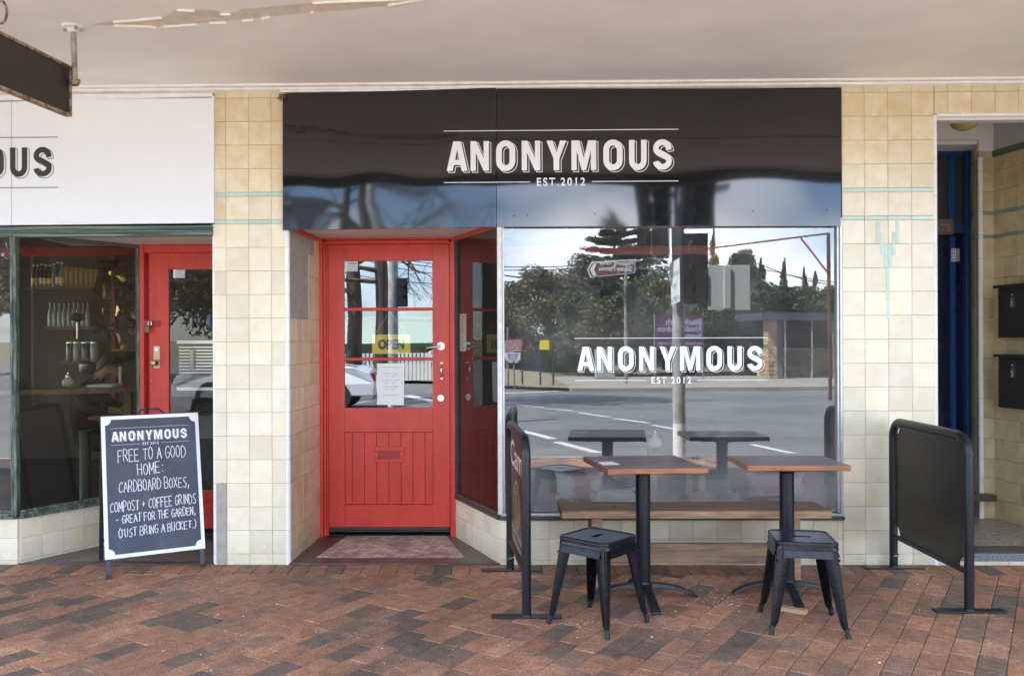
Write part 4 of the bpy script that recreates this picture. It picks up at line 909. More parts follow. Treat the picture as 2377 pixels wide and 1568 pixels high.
lt_ = lb.build('letter_slot', red, ld2); text(lt_, 'LETTERS', (xw(471), ya-.0012, zw(1166)), (1, 0, 0), (0, 0, 1), .022, M('red_relief', (.36, .02, .014), .4), width=xw(494)-xw(471), bold=.01, name='raised_lettering')
pk = MB().lathe(P(473, 602, ya-.001), [(.032, 0), (.032, -.0006)], 24, axis='y'); 
pk = MB()
for i in range(28):
    a, b = i/28*2*math.pi, (i+1)/28*2*math.pi; c = P(473, 602, ya-.0012); pk.tube([c+Vector((.034*math.cos(a), 0, .018*math.sin(a))), c+Vector((.034*math.cos(b), 0, .018*math.sin(b)))], .0010, 4)
for sx in (-.018, -.006, .006, .017): pk.tube([c+Vector((sx-.005, 0, -.007)), c+Vector((sx+.004, 0, .008)), c+Vector((sx+.002, 0, -.006))], .0009, 4)
pk.build('scratched_mark', M('pale_scratch', (.62, .25, .2), .6), ld2)
pl_ = box('knob_plate', brass, ld2, xw(356), xw(371), ya-.005, ya, zw(853), zw(800), bevel=.003)
MB().lathe(P(360, 842, ya-.005), [(.012, 0), (.010, -.02), (.021, -.028), (.024, -.04), (.018, -.052), (.002, -.056)], 18, axis='y').build('knob', brass, pl_, smooth=True)
MB().lathe(P(363, 810, ya-.005), [(.014, 0), (.014, -.004), (.006, -.005)], 18, axis='y').build('lock_cylinder', steel, pl_, smooth=True)
hs = MB().box(xw(352), xw(372), ya-.006, ya, zw(756), zw(741)).box(xw(336), xw(352), ya-.034, ya-.028, zw(757), zw(740)).build('hasp', red_d, ld2, bevel=.001)
pd = MB().box(xw(342), xw(353), ya-.062, ya-.045, zw(770), zw(754)).build('padlock', M('padlock_brass', (.16, .12, .07), .45, metal=.5), ld2, bevel=.004)
c = P(347.5, 753, ya-.053); MB().tube([c+Vector((-.011, 0, -.004))]+[c+Vector((.011*math.cos(R(t)), 0, .018+.011*math.sin(R(t)))) for t in range(180, -1, -30)]+[c+Vector((.011, 0, -.004))], .0032, 8).build('shackle', steel, pd, smooth=True)
mb = MB()
for py in (616, 682, 752, 800, 883, 880): mb.lathe(P(352, py, ya), [(.004, 0), (.003, -.003)], 8, axis='y')
mb.build('screw', M('pale_screw', (.55, .3, .25), .5), ld2)
warning(402, 429, 643-21, 645, ya+.013, 'white and blue warning sticker on the dark pane of the left red door')

# ================================================================== HANGING SIGN AND ROD (under the awning)
HY = -1.10
ra = G(170, 62, CZ)
hs_ = thing('hanging_sign', 'black sign board in a rusty frame hanging under the awning at the top corner', 'sign', (P(80, 200, ra.y).x, ra.y, 2.6))
f0, f1 = P(160, 155, ra.y+.02), P(161, 272, ra.y+.02)
zt_, zb_ = f0.z, f1.z; xf = f0.x
yn = None
# second point: the top edge passes picture point (0, 75): same height, nearer
t_ = (zt_-CAM.z)/(ray(0, 76).z); n0 = CAM+ray(0, 76)*t_
dd_ = Vector((n0.x-xf, n0.y-f0.y, 0)); dd_.normalize(); A_ = Vector((xf, f0.y, 0)); B_ = A_+dd_*1.5
hn_ = Vector((dd_.y, -dd_.x, 0));
if hn_.x < 0: hn_ = -hn_
def hbar(p, q_, z0, z1, t, name, mat):
    MB().hexa([p+Vector((0, 0, z0))+hn_*t, q_+Vector((0, 0, z0))+hn_*t, q_+Vector((0, 0, z1))+hn_*t, p+Vector((0, 0, z1))+hn_*t], -2*t*hn_).build(name, mat, hs_, bevel=.002)
hbar(A_+dd_*.012, B_-dd_*.012, zb_+.014, zt_-.014, .010, 'board', sheetk)
hbar(A_, B_, zb_, zb_+.0138, .018, 'frame_bar', rust); hbar(A_, B_, zt_-.0138, zt_, .018, 'frame_bar', rust)
hbar(A_, A_+dd_*.012, zb_+.014, zt_-.014, .018, 'frame_bar', rust); hbar(B_-dd_*.012, B_, zb_+.014, zt_-.014, .018, 'frame_bar', rust)
rc_ = A_+dd_*.62
ring = [rc_+Vector((dd_.x*.045*math.cos(R(t)), dd_.y*.045*math.cos(R(t)), zt_+.05+.055*math.sin(R(t)))) for t in range(0, 360, 24)]
rq = P(8, 40, rc_.y); MB().tube([Vector((rq.x-.012, rc_.y, zt_+.055))+Vector((.028*math.cos(R(t)), 0, .052*math.sin(R(t)))) for t in range(0, 360, 24)], .006, 8, closed=True).build('hanging_ring', rust, hs_, smooth=True)
wt = MB()
for k_ in (.30, .62): c = A_+dd_*(k_+.38)+hn_*.0105; wt.tube([c+Vector((0, 0, zb_+.12)), c+dd_*.4+Vector((0, 0, zb_+.15))], .003, 4)
wt.build('lettering_stroke', vinylw, hs_)
rod = thing('ceiling_rod', 'galvanised drop rod bolted to the awning ceiling beside the hanging sign', 'rod', (ra.x, ra.y, CZ-.33))
zr0 = P(172, 190, ra.y).z
MB().tube([(ra.x, ra.y, CZ-.02), (ra.x+.008, ra.y, zr0)], .0145, 16).build('pipe', galv, rod, smooth=True)
MB().lathe((ra.x, ra.y, CZ), [(.055, -.0005), (.055, -.010), (.032, -.016), (.024, -.030), (.018, -.032)][::-1], 20).build('ceiling_flange', cornm, rod, smooth=True)
mb = MB()
for dx, dy in ((-.04, -.01), (.045, -.005), (.03, -.035), (-.02, .035)): mb.lathe((ra.x+dx, ra.y+dy, CZ-.028), [(.008, 0), (.008, .018)], 6)
mb.build('bolt', galv, rod)
MB().tube([(ra.x-.018, ra.y, zr0+.006), (ra.x+.032, ra.y, zr0+.0)], .013, 8).lathe((ra.x+.006, ra.y, zr0-.02), [(.02, 0), (.024, .01), (.02, .03)], 12).build('clamp', rust, rod, smooth=True)

# ================================================================== A-BOARD
f1_, f2_ = G(247, 1343), G(476, 1314)
ab = thing('chalkboard_sign', 'white framed A-frame chalkboard with chalk message standing before the left shop', 'sign', ((f1_.x+f2_.x)/2, (f1_.y+f2_.y)/2+.1, 0))
wv = (f2_-f1_); wd = wv.length; wu = wv.normalized(); bkd = Vector((-wu.y, wu.x, 0))
HT, LEAN = 1.00, .25
fu = (bkd*LEAN+Vector((0, 0, .97))).normalized(); fnr = wu.cross(fu)*1.0       # front normal points to the camera
if fnr.y > 0: fnr = -fnr
def ap(a, b, out=0): return f1_+wu*a+fu*b+fnr*out
def abar(a0, a1, b0, b1, t0, t1, name, mat, par=ab, bevel=0): return MB().hexa([ap(a0, b0, t1), ap(a1, b0, t1), ap(a1, b1, t1), ap(a0, b1, t1)], fnr*(t0-t1)).build(name, mat, par, bevel=bevel)
abk = M('dark_blue_steel', (.020, .026, .042), .4, var=.2, vs=20)
sk = .0
abar(0, .028, 0, HT+.01, -.03, -.002, 'leg', abk, bevel=.003); abar(wd-.028, wd, 0, HT+.01, -.03, -.002, 'leg', abk, bevel=.003)
abar(.0281, wd-.0281, HT-.02, HT+.01, -.03, -.002, 'top_bar', abk, bevel=.002)
c0, d0, d1 = -.006, .115, HT+.004
abar(c0, wd+.006, d0, d1, -.0018, .008, 'board', M('board_white_frame', (.80, .80, .84), .4, var=.04), bevel=.0015)
# chalk panel with notched corners
bw_ = wd+.012; bh_ = d1-d0; mg = .023; nr_ = .036
O_ = ap(c0, d0, .0086)
def notch():
    x0, x1, y0, y1 = mg, bw_-mg, mg, bh_-mg; p = []
    for cx_, cy_, a0, a1 in ((x0, y0, 90, 0), (x1, y0, 180, 90), (x1, y1, 270, 180), (x0, y1, 360, 270)): p += arc(cx_-0, cy_-0, nr_, nr_, a0, a1, 8)
    return p
MB().prism([notch()], O_, wu, fu, (0, 0, 0)).build('chalk_panel', chalkb, ab)
for a in (.012, bw_-.012):
    for b in (.012, bh_-.012): MB().lathe((0, 0, 0), [(.003, 0), (.002, .0015)], 6)
s3 = bw_*.80/8.25
O2 = ap(c0+bw_*.088, d0+bh_*.790, .0090)
logo(ab, O2, wu*s3, fu*s3*1.05, fnr, M('board_print_white', (.82, .82, .84), .5))
hd = MB(); rh = random.Random(21)
for body, u0, v0, h_, w_, sl_ in (('FREE TO A GOOD', .155, .668, .082, .69, .015), ('HOME:', .345, .566, .078, .26, .02), ('CARDBOARD BOXES,', .155, .450, .074, .71, .012),
                           ('COMPOST + COFFEE GRINDS', .065, .318, .068, .865, .025), ('- GREAT FOR THE GARDEN,', .115, .236, .054, .80, .03), ('(JUST BRING A BUCKET.)', .135, .140, .056, .775, .03)):
    hand(hd, body, ap(c0+bw_*u0, d0+bh_*v0, .0092), wu, fu, h_*bh_, w_*bw_, .0046, rh, sl_)
hd.build('chalk_writing', chalk, ab)
sm = MB(); 
# back frame
bb0, bb1 = f1_+bkd*.46, f2_+bkd*.46; bt0, bt1 = ap(0, HT-.0, -.035), ap(wd, HT-.0, -.035)
for p0, p1, s_ in ((bb0, bt0, 1), (bb1, bt1, -1)):
    dvv = (p1-p0).normalized(); MB().hexa([p0, p0+wu*.026*s_, p1+wu*.026*s_, p1] if s_ > 0 else [p0+wu*-.026, p0, p1, p1+wu*-.026], bkd*.026).build('rear_leg', abk, ab, bevel=.002)
fb = (bt0-bb0).normalized(); z_ = lambda t: bb0+(bt0-bb0)*t
MB().hexa([z_(.14), z_(.14)+wv, z_(.165)+wv, z_(.165)], bkd*.02).build('cross_bar', abk, ab)
MB().hexa([z_(.17)+wu*.028-bkd*.004, z_(.17)+wv-wu*.028-bkd*.004, z_(.97)+wv-wu*.028-bkd*.004, z_(.97)+wu*.028-bkd*.004], bkd*.008).build('rear_board', M('board_white_back', (.7, .7, .72), .5), ab)
tp = ap(wd/2, HT+.005, -.015)
MB().tube([tp-wu*.10, tp-wu*.085+Vector((0, 0, .006)), tp-wu*.055+Vector((0, 0, .038)), tp+wu*.055+Vector((0, 0, .038)), tp+wu*.085+Vector((0, 0, .006)), tp+wu*.10], .0055, 8).build('carry_handle', abk, ab, smooth=True)
for p in (f1_+wu*.014, f2_-wu*.014): MB().obox(p+Vector((0, 0, .012))+fnr*-.014, wu*.016, bkd*.016, (0, 0, .012)).build('rubber_foot', ink, ab, bevel=.003)

# ================================================================== CAFE BARRIERS
def barrier(lab, far, near, textside, lugs):
    far, near = Vector(far), Vector(near)
    if far.y > -.07: far = near+(far-near)*((near.y+.07)/(near.y-far.y))
    c = (far+near)/2; d = (far-near); ln2 = d.length; d.normalize(); s = Vector((d.y, -d.x, 0))
    t = thing('cafe_barrier', lab, 'barrier', (c.x, c.y, 0), 'free standing barriers at the ends of the seating')
    H = .955; r = .0245; rr = .10; a = near; pts = [a+Vector((0, 0, .01)), a+Vector((0, 0, .5))]
    for k in range(0, 7): an = R(180-15*k); pts.append(a+d*(rr+rr*math.cos(an))+Vector((0, 0, H-r-rr+rr*math.sin(an))))
    for k in range(0, 7): an = R(90-15*k); pts.append(a+d*(ln2-rr+rr*math.cos(an))+Vector((0, 0, H-r-rr+rr*math.sin(an))))
    pts += [far+Vector((0, 0, .5)), far+Vector((0, 0, .01))]
    MB().tube(pts, r, 18).build('tube_frame', blacksteel, t, smooth=True)
    for p in (near, far):
        MB().obox(p+Vector((0, 0, .0045)), Vector((.185, .018*math.copysign(1, d.x+.001)*0, 0)), (0, .032, 0), (0, 0, .0045)).build('foot_plate', blacksteel, t, bevel=.003)
        MB().lathe(p, [(.027, .009), (.025, .016)], 16).build('foot_collar', blacksteel, t, smooth=True)
    z0, z1 = .215, H-.085
    MB().tube([near+d*.02+Vector((0, 0, z0-.01)), far-d*.02+Vector((0, 0, z0-.01))], .015, 12).build('lower_rail', blacksteel, t, smooth=True)
    MB().tube([near+d*.09+Vector((0, 0, H-r*2-.01)), far-d*.09+Vector((0, 0, H-r*2-.01))], .008, 8).build('upper_rod', blacksteel, t, smooth=True)
    # sheet with cut corners
    x0, x1, y0, y1, q = .032, ln2-.032, z0+.004, H-r*2+.002, .062
    lp = [(x0, y0+q)]+arc(x0, y0, q, q, 90, 0, 5)+arc(x1, y0, q, q, 180, 90, 5)+arc(x1, y1, q, q, 270, 180, 5)+arc(x0, y1, q, q, 0, -90, 5)
    lp = arc(x0, y0, q, q, 90, 0, 5)+arc(x1, y0, q, q, 180, 90, 5)+arc(x1, y1, q, q, 270, 180, 5)+arc(x0, y1, q, q, 360, 270, 5)
    MB().prism([lp], near+s*.002, d, (0, 0, 1), s*-.004).build('panel', panelk, t)
    bo = MB()
    for u_ in (.12, .5, .88):
        for zz in (y1-.012, y0+.012): p = near+d*(ln2*u_)+Vector((0, 0, zz)); bo.tube([p-s*.007, p+s*.007], .006, 8)
    for zz in (.35, .55, .76):
        for uu in (x0+.008, x1-.008): p = near+d*uu+Vector((0, 0, zz)); bo.tube([p-s*.007, p+s*.007], .005, 8)
    bo.build('bolt', M('bolt_zinc', (.12, .12, .12), .4, metal=.6) if lugs else blacksteel, t)
    wn = MB(); p = far+Vector((0, -.0, .085))
    for k in (-1, 1): wn.tube([p+Vector((0, -.024, 0)), p+Vector((.020*k, -.034, .006*k))], .0035, 6)
    wn.lathe(p+Vector((0, -.02, 0)), [(.006, 0), (.006, -.012)], 8, axis='y').build('wing_screw', steel, t)
    return t, near, far, d, s, ln2
far_l, near_l = G(1184, 1323), G(1222, 1431)
bt_, n_l, f_l, d_l, s_l, ln_l = barrier('black tube barrier with printed coffee panel standing left of the tables', (far_l.x, far_l.y, 0), (near_l.x, near_l.y, 0), 1, False)
far_r, near_r = G(2058, 1308), G(2249, 1418)
barrier('black tube barrier with plain dark panel standing between the seating and the porch', (far_r.x, far_r.y, 0), (near_r.x, near_r.y, 0), 0, True)
# print on the left panel's visible face (the side that faces +x or -x towards the camera)
camside = 1 if (CAM-(n_l+f_l)/2).dot(s_l) > 0 else -1
so = s_l*(.0035*camside); ud = d_l*(-1 if camside < 0 else 1)*-1
ud = -d_l if Vector((0, 0, 1)).cross(-d_l).dot(s_l*camside) < 0 else d_l
ud = d_l if d_l.cross(Vector((0, 0, 1))).dot(s_l*camside) > 0 else -d_l
st_ = n_l if ud.dot(d_l) > 0 else f_l
cw = M('print_cream', (.70, .66, .56), .5); gn = M('print_green', (.30, .36, .10), .5)
base = st_+so
text(bt_, 'Cam', base+ud*.10+Vector((0, 0, .70)), ud, (0, 0, 1), .15, cw, squeeze=1, width=ln_l-.28, name='brand_lettering')
mb = MB()
lpA = arc(ln_l/2, .50, .16, .13, 0, 360, 30)[:-1]; ribbon(mb, lpA, .018, base, ud, Vector((0, 0, 1)), (0, 0, 0))
lpB = arc(ln_l/2+.02, .49, .10, .085, 0, 360, 24)[:-1]; ribbon(mb, lpB, .012, base, ud, Vector((0, 0, 1)), (0, 0, 0))
mb.prism([sweep([(ln_l/2-.13, .60), (ln_l/2-.05, .54), (ln_l/2+.05, .47), (ln_l/2+.14, .43)], .02)], base, ud, (0, 0, 1), (0, 0, 0)); mb.build('leaf_emblem', gn, bt_)
text(bt_, 'SPECIALTY COFFEE', base+ud*.16+Vector((0, 0, .315)), ud, (0, 0, 1), .03, cw, width=ln_l-.36, name='small_print')
text(bt_, 'freshly roasted', base+ud*.2+Vector((0, 0, .262)), ud, (0, 0, 1), .024, cw, width=ln_l-.44, name='small_print')

# ================================================================== TABLES
def gz(px, py, z):
    d = ray(px, py); return CAM+d*((z-CAM.z)/d.z)
TZ = .765
def table(lab, cs, rot_base, wedge):
    q = [gz(*c, TZ) for c in cs]            # back-left, back-right, front-right, front-left of the top face
    c = (q[0]+q[1]+q[2]+q[3])/4
    t = thing('cafe_table', lab, 'table', (c.x, c.y, 0), 'square wooden pedestal tables')
    bl_, br_, fr_, fl_ = q
    ux = ((br_-bl_)+(fr_-fl_)).normalized(); hw = ((br_-bl_).length+(fr_-fl_).length)/4; uy = Vector((-ux.y, ux.x, 0)); hd_ = .285
    sh = ((bl_+br_)/2-(fl_+fr_)/2); sh = sh*(1/ sh.length)
    uy = sh
    hd_ = ((bl_+br_)/2-(fl_+fr_)/2).length/2
    th = .030
    # planks of the top
    n_ = 4; tp = MB()
    for i in range(n_):
        a0, a1 = -1+2*i/n_, -1+2*(i+1)/n_
        p = [c+ux*-hw+uy*hd_*a0, c+ux*hw+uy*hd_*a0, c+ux*hw+uy*hd_*a1, c+ux*-hw+uy*hd_*a1]; e = .0006
        p = [Vector((v.x, v.y, TZ)) for v in p]; p[0] += uy*e; p[1] += uy*e; p[2] -= uy*e; p[3] -= uy*e
        o = MB().hexa(p, (0, 0, -th), 0); o.m = [0, 1, 1, 1, 1, 1]
        o.build('plank', [wood_top, wood_edge], t, bevel=.0035)
    und = MB().hexa([c+ux*-.62*hw+uy*-.8*hd_+Vector((0, 0, -th-.0005)), c+ux*.62*hw+uy*-.8*hd_+Vector((0, 0, -th-.0005)), c+ux*.62*hw+uy*.8*hd_+Vector((0, 0, -th-.0005)), c+ux*-.62*hw+uy*.8*hd_+Vector((0, 0, -th-.0005))], (0, 0, -.008))
    und.build('mounting_plate', blacksteel, t, bevel=.003)
    MB().lathe((c.x, c.y, 0), [(.13, TZ-th-.009), (.11, TZ-th-.018), (.045, TZ-th-.03), (.0415, TZ-th-.04)][::-1], 24).build('top_spider', blacksteel, t, smooth=True)
    MB().lathe((c.x, c.y, 0), [(.040, .07), (.040, TZ-th-.035)], 28).build('column', blacksteel, t, smooth=True)
    bs = MB().lathe((c.x, c.y, 0), [(.055, .055), (.052, .075), (.042, .10)], 24)
    for k in range(4):
        a = rot_base+k*math.pi/2; dx, dy = Vector((math.cos(a), math.sin(a), 0)), Vector((-math.sin(a), math.cos(a), 0))
        secs = [(.02, .088, .030, .034), (.09, .085, .028, .026), (.16, .075, .027, .022), (.22, .058, .028, .020), (.27, .036, .030, .018), (.305, .013, .030, .012)]
        b0 = len(bs.v)
        for r_, z, w_, h_ in secs:
            p = c+dx*r_; p.z = 0
            for sy, sz in ((-1, 0), (1, 0), (.75, 1), (-.75, 1)): bs.v.append(tuple(p+dy*w_*sy+Vector((0, 0, max(.001, z-h_/1.0) if sz == 0 else z))))
        for i in range(len(secs)-1):
            for j in range(4): bs.f.append((b0+i*4+j, b0+i*4+(j+1) % 4, b0+i*4+4+(j+1) % 4, b0+i*4+4+j)); bs.m.append(0)
        bs.f.append((b0+20, b0+21, b0+22, b0+23)); bs.m.append(0)
    bs.build('base', blacksteel, t, bevel=.004)
    return t, c, ux, uy
tb1, tc1, ux1, uy1 = table('pedestal table with a small white card on its varnished top, left of the other table', [(1352, 1058), (1566, 1056), (1643, 1085), (1411, 1088)], R(3), False)
tb2, tc2, ux2, uy2 = table('bare varnished pedestal table steadied by a timber wedge, right of the other table', [(1688, 1057), (1908, 1056), (1976, 1080), (1734, 1080)], R(-6), True)
qq = [gz(*c, TZ+.0012) for c in ((1388, 1071), (1419, 1070), (1440, 1077), (1398, 1078))]
o = MB().hexa([qq[3], qq[2], qq[1], qq[0]], (0, 0, -.0009)).build('table_card', vinylw); tag(o, 'small white card lying flat on the left wooden table', 'card')
a = R(-6)-math.pi/2; wp = tc2+Vector((math.cos(a), math.sin(a), 0))*.315
o = MB().obox((wp.x-.03, wp.y+.02, .011), (.055, -.035, 0), (.014, .020, 0), (0, 0, .011)).build('timber_wedge', pale_wood, bevel=.002); tag(o, 'pale timber wedge packed under a foot of the right table', 'wedge')

# ================================================================== BENCH
bY0, bY1, bz_ = gz(1600, 1185, .455).y, gz(1600, 1163, .455).y, .455
bx_0, bx_1 = gz(1303, 1185, .455).x, gz(1931, 1185, .455).x
bn = thing('timber_bench', 'long weathered timber bench against the tiled wall under the shop window', 'bench', ((bx_0+bx_1)/2, (bY0+bY1)/2, 0))
yy = bY0; 
for k_, (ya2, yb2) in enumerate(((bY0, bY0+(bY1-bY0)*.5), (bY0+(bY1-bY0)*.5+.004, bY1))):
    o = MB().box(bx_0, bx_1, ya2, yb2, bz_-.045, bz_); o.m = [0, 0, 1, 1, 1, 1]; o.build('seat_plank', [wood_bench, wood_bench2], bn, bevel=.004)
for px in (1382, 1836):
    lx = gz(px, 1240, .30).x; lx = P(px, 1240, (bY0+bY1)/2-.02).x
    box('leg', wood_bench2, bn, lx-.032, lx+.032, bY0+.06, bY0+.115, 0, bz_-.046, bevel=.003)
    box('leg', wood_bench2, bn, lx-.032, lx+.032, bY1-.10, bY1-.045, 0, bz_-.046, bevel=.003)
    box('cleat', wood_bench2, bn, lx-.030, lx+.030, bY0+.116, bY1-.101, bz_-.11, bz_-.047, bevel=.003)
lx0 = P(1396, 1270, bY0+.16).x; lx1 = P(1818, 1270, bY0+.16).x
box('stretcher', wood_bench, bn, lx0-.05, lx1+.05, bY0+.118, bY0+.155, .115, .235, bevel=.004)
sl2 = MB()
for py in (1167, 1173, 1178): c = gz(1425, py, bz_); sl2.lathe((c.x, c.y, bz_+.0002), [(.016, 0), (.015, .0006)], 10)
sl2.build('screw_hole', ink, bn)

# ================================================================== STOOLS
def stool(lab, c, rz):
    t = thing('metal_stool', lab, 'stool', (c[0], c[1], 0), 'dark metal stools at the tables', rz)
    hs, H = .148, .452
    def rr_(h, r, n=5):
        p = []
        for cx_, cy_, a0 in ((h-r, h-r, 0), (-(h-r), h-r, 90), (-(h-r), -(h-r), 180), (h-r, -(h-r), 270)): p += arc(cx_, cy_, r, r, a0, a0+90, n)
        return p
    prof = [(hs-.012, .034, H-.004), (hs-.010, .034, H-.0005), (hs-.004, .036, H+.0), (hs+.001, .038, H-.004), (hs+.003, .040, H-.012), (hs+.001, .040, H-.026), (hs+.004, .042, H-.034), (hs+.004, .042, H-.040)]
    mb = MB(); n_ = len(rr_(hs, .03))
    for h_, r_, z in prof: mb.v += [(x, y, z) for x, y in rr_(h_, r_)]
    for i in range(len(prof)-1):
        for j in range(n_): k = (j+1) % n_; mb.f.append((i*n_+j, (i+1)*n_+j, (i+1)*n_+k, i*n_+k)); mb.m.append(0)
    inner = rr_(hs-.012, .034); slot = (arc(.030, 0, .015, .015, -90, 90, 5)+arc(-.030, 0, .015, .015, 90, 270, 5))
    mb.prism([inner, slot[::-1]], (0, 0, H-.004), (1, 0, 0), (0, 1, 0), (0, 0, 0)); mb.prism([inner, slot[::-1]], (0, 0, H-.0075), (1, 0, 0), (0, 1, 0), (0, 0, 0))
    sm = mb.build('seat', stoolm, t, smooth=True, local=True)
    # apron
    ap_ = MB(); 
    for s in range(4):
        ca, sa = [(1, 0), (0, 1), (-1, 0), (0, -1)][s]
        def rot(x, y, z): return (x*ca-y*sa, x*sa+y*ca, z)
        ap_.add([rot(hs-.002, -hs+.035, H-.04), rot(hs-.002, hs-.035, H-.04), rot(hs+.010, hs-.03, H-.078), rot(hs+.010, -hs+.03, H-.078),
                 rot(hs-.005, -hs+.035, H-.04), rot(hs-.005, hs-.035, H-.04), rot(hs+.007, hs-.03, H-.078), rot(hs+.007, -hs+.03, H-.078)], [(0, 3, 2, 1), (4, 5, 6, 7), (2, 3, 7, 6)])
    ap_.build('apron', stoolm, t, local=True)
    ft = .188
    for k in range(4):
        a = R(45+90*k); ca, sa = math.cos(a), math.sin(a); lg = MB()
        # folded sheet leg: V section with a rounded ridge, tapering down to a round foot
        secs = []
        for tt in (0, .12, .3, .5, .7, .86, .93, 1):
            z = (H-.036)*(1-tt)+.0; rad = (hs-.004)*1.352*(1-tt)+ft*1.40*tt
            wdt = .042*(1-tt)**.9+.017+(.006 if tt < .9 else 0); 
            if tt > .9: wdt = .015
            secs.append((z+.001, rad, wdt))
        prf = [(-1, -1.0), (-.72, -.36), (-.36, -.06), (-.14, .08), (0, -.02), (.14, .08), (.36, -.06), (.72, -.36), (1, -1.0)]
        b0 = len(lg.v); n2 = len(prf)*2
        for z, rad, wd_ in secs:
            for off_ in (0, -.0035):
                row = prf if off_ == 0 else prf[::-1]
                for u_, d_ in row:
                    r_ = rad+d_*wd_*.75+off_-.004; y_ = u_*wd_*.62; lg.v.append((r_*ca-y_*sa, r_*sa+y_*ca, z))
        for i in range(len(secs)-1):
            for j in range(n2): lg.f.append((b0+i*n2+j, b0+(i+1)*n2+j, b0+(i+1)*n2+(j+1) % n2, b0+i*n2+(j+1) % n2)); lg.m.append(0)
        l_ = lg.build('leg', stoolm, t, smooth=True, local=True)
        rz_ = ft*1.40-.008; x_, y_ = rz_*ca, rz_*sa; x2, y2 = (rz_-.010)*ca, (rz_-.010)*sa
        MB().tube([(x_, y_, .0), (x2, y2, .044)], [.0125, .0135], 12).build('rubber_foot', M('foot_rubber', (.012, .013, .016), .5) if k == 0 and 'foot_rubber' not in bpy.data.materials else bpy.data.materials['foot_rubber'], t, smooth=True, local=True)
    br = MB(); z = H-.095; q = hs+.004
    br.tube([(q*.98, q*.98, z), (-q*.98, -q*.98, z)], .005, 8); br.tube([(q*.98, -q*.98, z+.012), (-q*.98, q*.98, z+.012)], .005, 8)
    br.build('cross_brace', stoolm, t, smooth=True, local=True)
    return t
cs1 = (G(1270, 1446)+G(1503, 1446))/2; cs1 = Vector((cs1.x+.005, cs1.y+.015, 0))
stool('metal stool turned corner first towards the street, before the left table', cs1, R(45+3))
fsum = (G(1790, 1474)+G(1968, 1480)+G(1768, 1419)+G(1925, 1424))/4
stool('metal stool standing square on, before the right table with the timber wedge', fsum, R(-9))
# crumbs
cr = MB(); rcb = random.Random(6); crm = M('crumb', (.72, .64, .50), .8, orand=.2, isl=True)
for i in range(190):
    a = G(1640+rcb.gauss(0, 48), 1390+rcb.gauss(0, 15)) if i < 95 else G(1350+rcb.gauss(0, 30), 1445+rcb.gauss(0, 6)) if i < 125 else G(rcb.uniform(20, 2360), rcb.uniform(1330, 1560))
    r_ = rcb.uniform(.0008, .0026) if i < 125 else rcb.uniform(.001, .0035); cr.obox((a.x, a.y, r_*.5), (r_*rcb.uniform(.7, 1.6), 0, 0), (0, r_, 0), (0, 0, r_*.5))
o = cr.build('crumbs', crm); o['kind'] = 'stuff'

# ================================================================== INTERIORS
# shell of the building (its roof and parapet shade the footpath as the real ones do)
bw_m = M('render_wall', (.45, .40, .33), .8, var=.1)
bld = [('parapet_wall', (-12, 12, .0, .25, CZ+.161, 4.0)), ('roof_slab', (-12, 12, .25, 11, 3.3, 3.5)), ('rear_wall', (-12, 12, 10.8, 11, 0, 3.3))]
for n_, b in bld: struct(box(n_, bw_m, None, *b))
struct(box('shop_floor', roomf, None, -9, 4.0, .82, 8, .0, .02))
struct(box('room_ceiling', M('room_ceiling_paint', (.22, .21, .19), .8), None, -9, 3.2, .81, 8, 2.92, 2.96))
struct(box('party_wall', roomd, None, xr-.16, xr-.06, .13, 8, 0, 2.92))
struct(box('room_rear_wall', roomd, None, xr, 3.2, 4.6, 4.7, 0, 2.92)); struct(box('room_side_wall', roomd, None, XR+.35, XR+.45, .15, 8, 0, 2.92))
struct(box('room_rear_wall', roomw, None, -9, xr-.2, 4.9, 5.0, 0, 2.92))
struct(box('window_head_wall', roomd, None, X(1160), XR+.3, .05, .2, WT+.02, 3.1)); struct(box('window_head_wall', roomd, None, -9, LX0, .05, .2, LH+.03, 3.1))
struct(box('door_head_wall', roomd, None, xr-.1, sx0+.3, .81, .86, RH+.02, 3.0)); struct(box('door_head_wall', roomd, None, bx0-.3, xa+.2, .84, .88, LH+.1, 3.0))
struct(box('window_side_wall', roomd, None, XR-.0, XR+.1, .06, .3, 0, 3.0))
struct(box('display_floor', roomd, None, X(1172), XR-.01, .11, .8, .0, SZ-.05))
o = box('window_beam', M('red_beam_paint', (.42, .02, .015), .35, var=.1), None, X(1168), XR-.02, .62, .68, P(1450, 590, .62).z, P(1450, 571, .62).z); tag(o, 'red painted beam behind the top of the big shop window', 'beam')
o = box('window_beam', bpy.data.materials['red_beam_paint'], None, -8, bx0-.05, 1.0, 1.06, P(200, 594, 1.0).z, P(200, 574, 1.0).z); tag(o, 'red painted beam high inside the neighbouring shop window', 'beam')
blk_ = box('added_sky_blocker', M('sky_blocker_brown', (.10, .085, .06), .9, var=.3, vs=3), None, 9.0, 9.3, -3.3, -.01, 0, CZ-.001); struct(blk_)  # added wall outside the view, hides open sky from the left pane's reflection
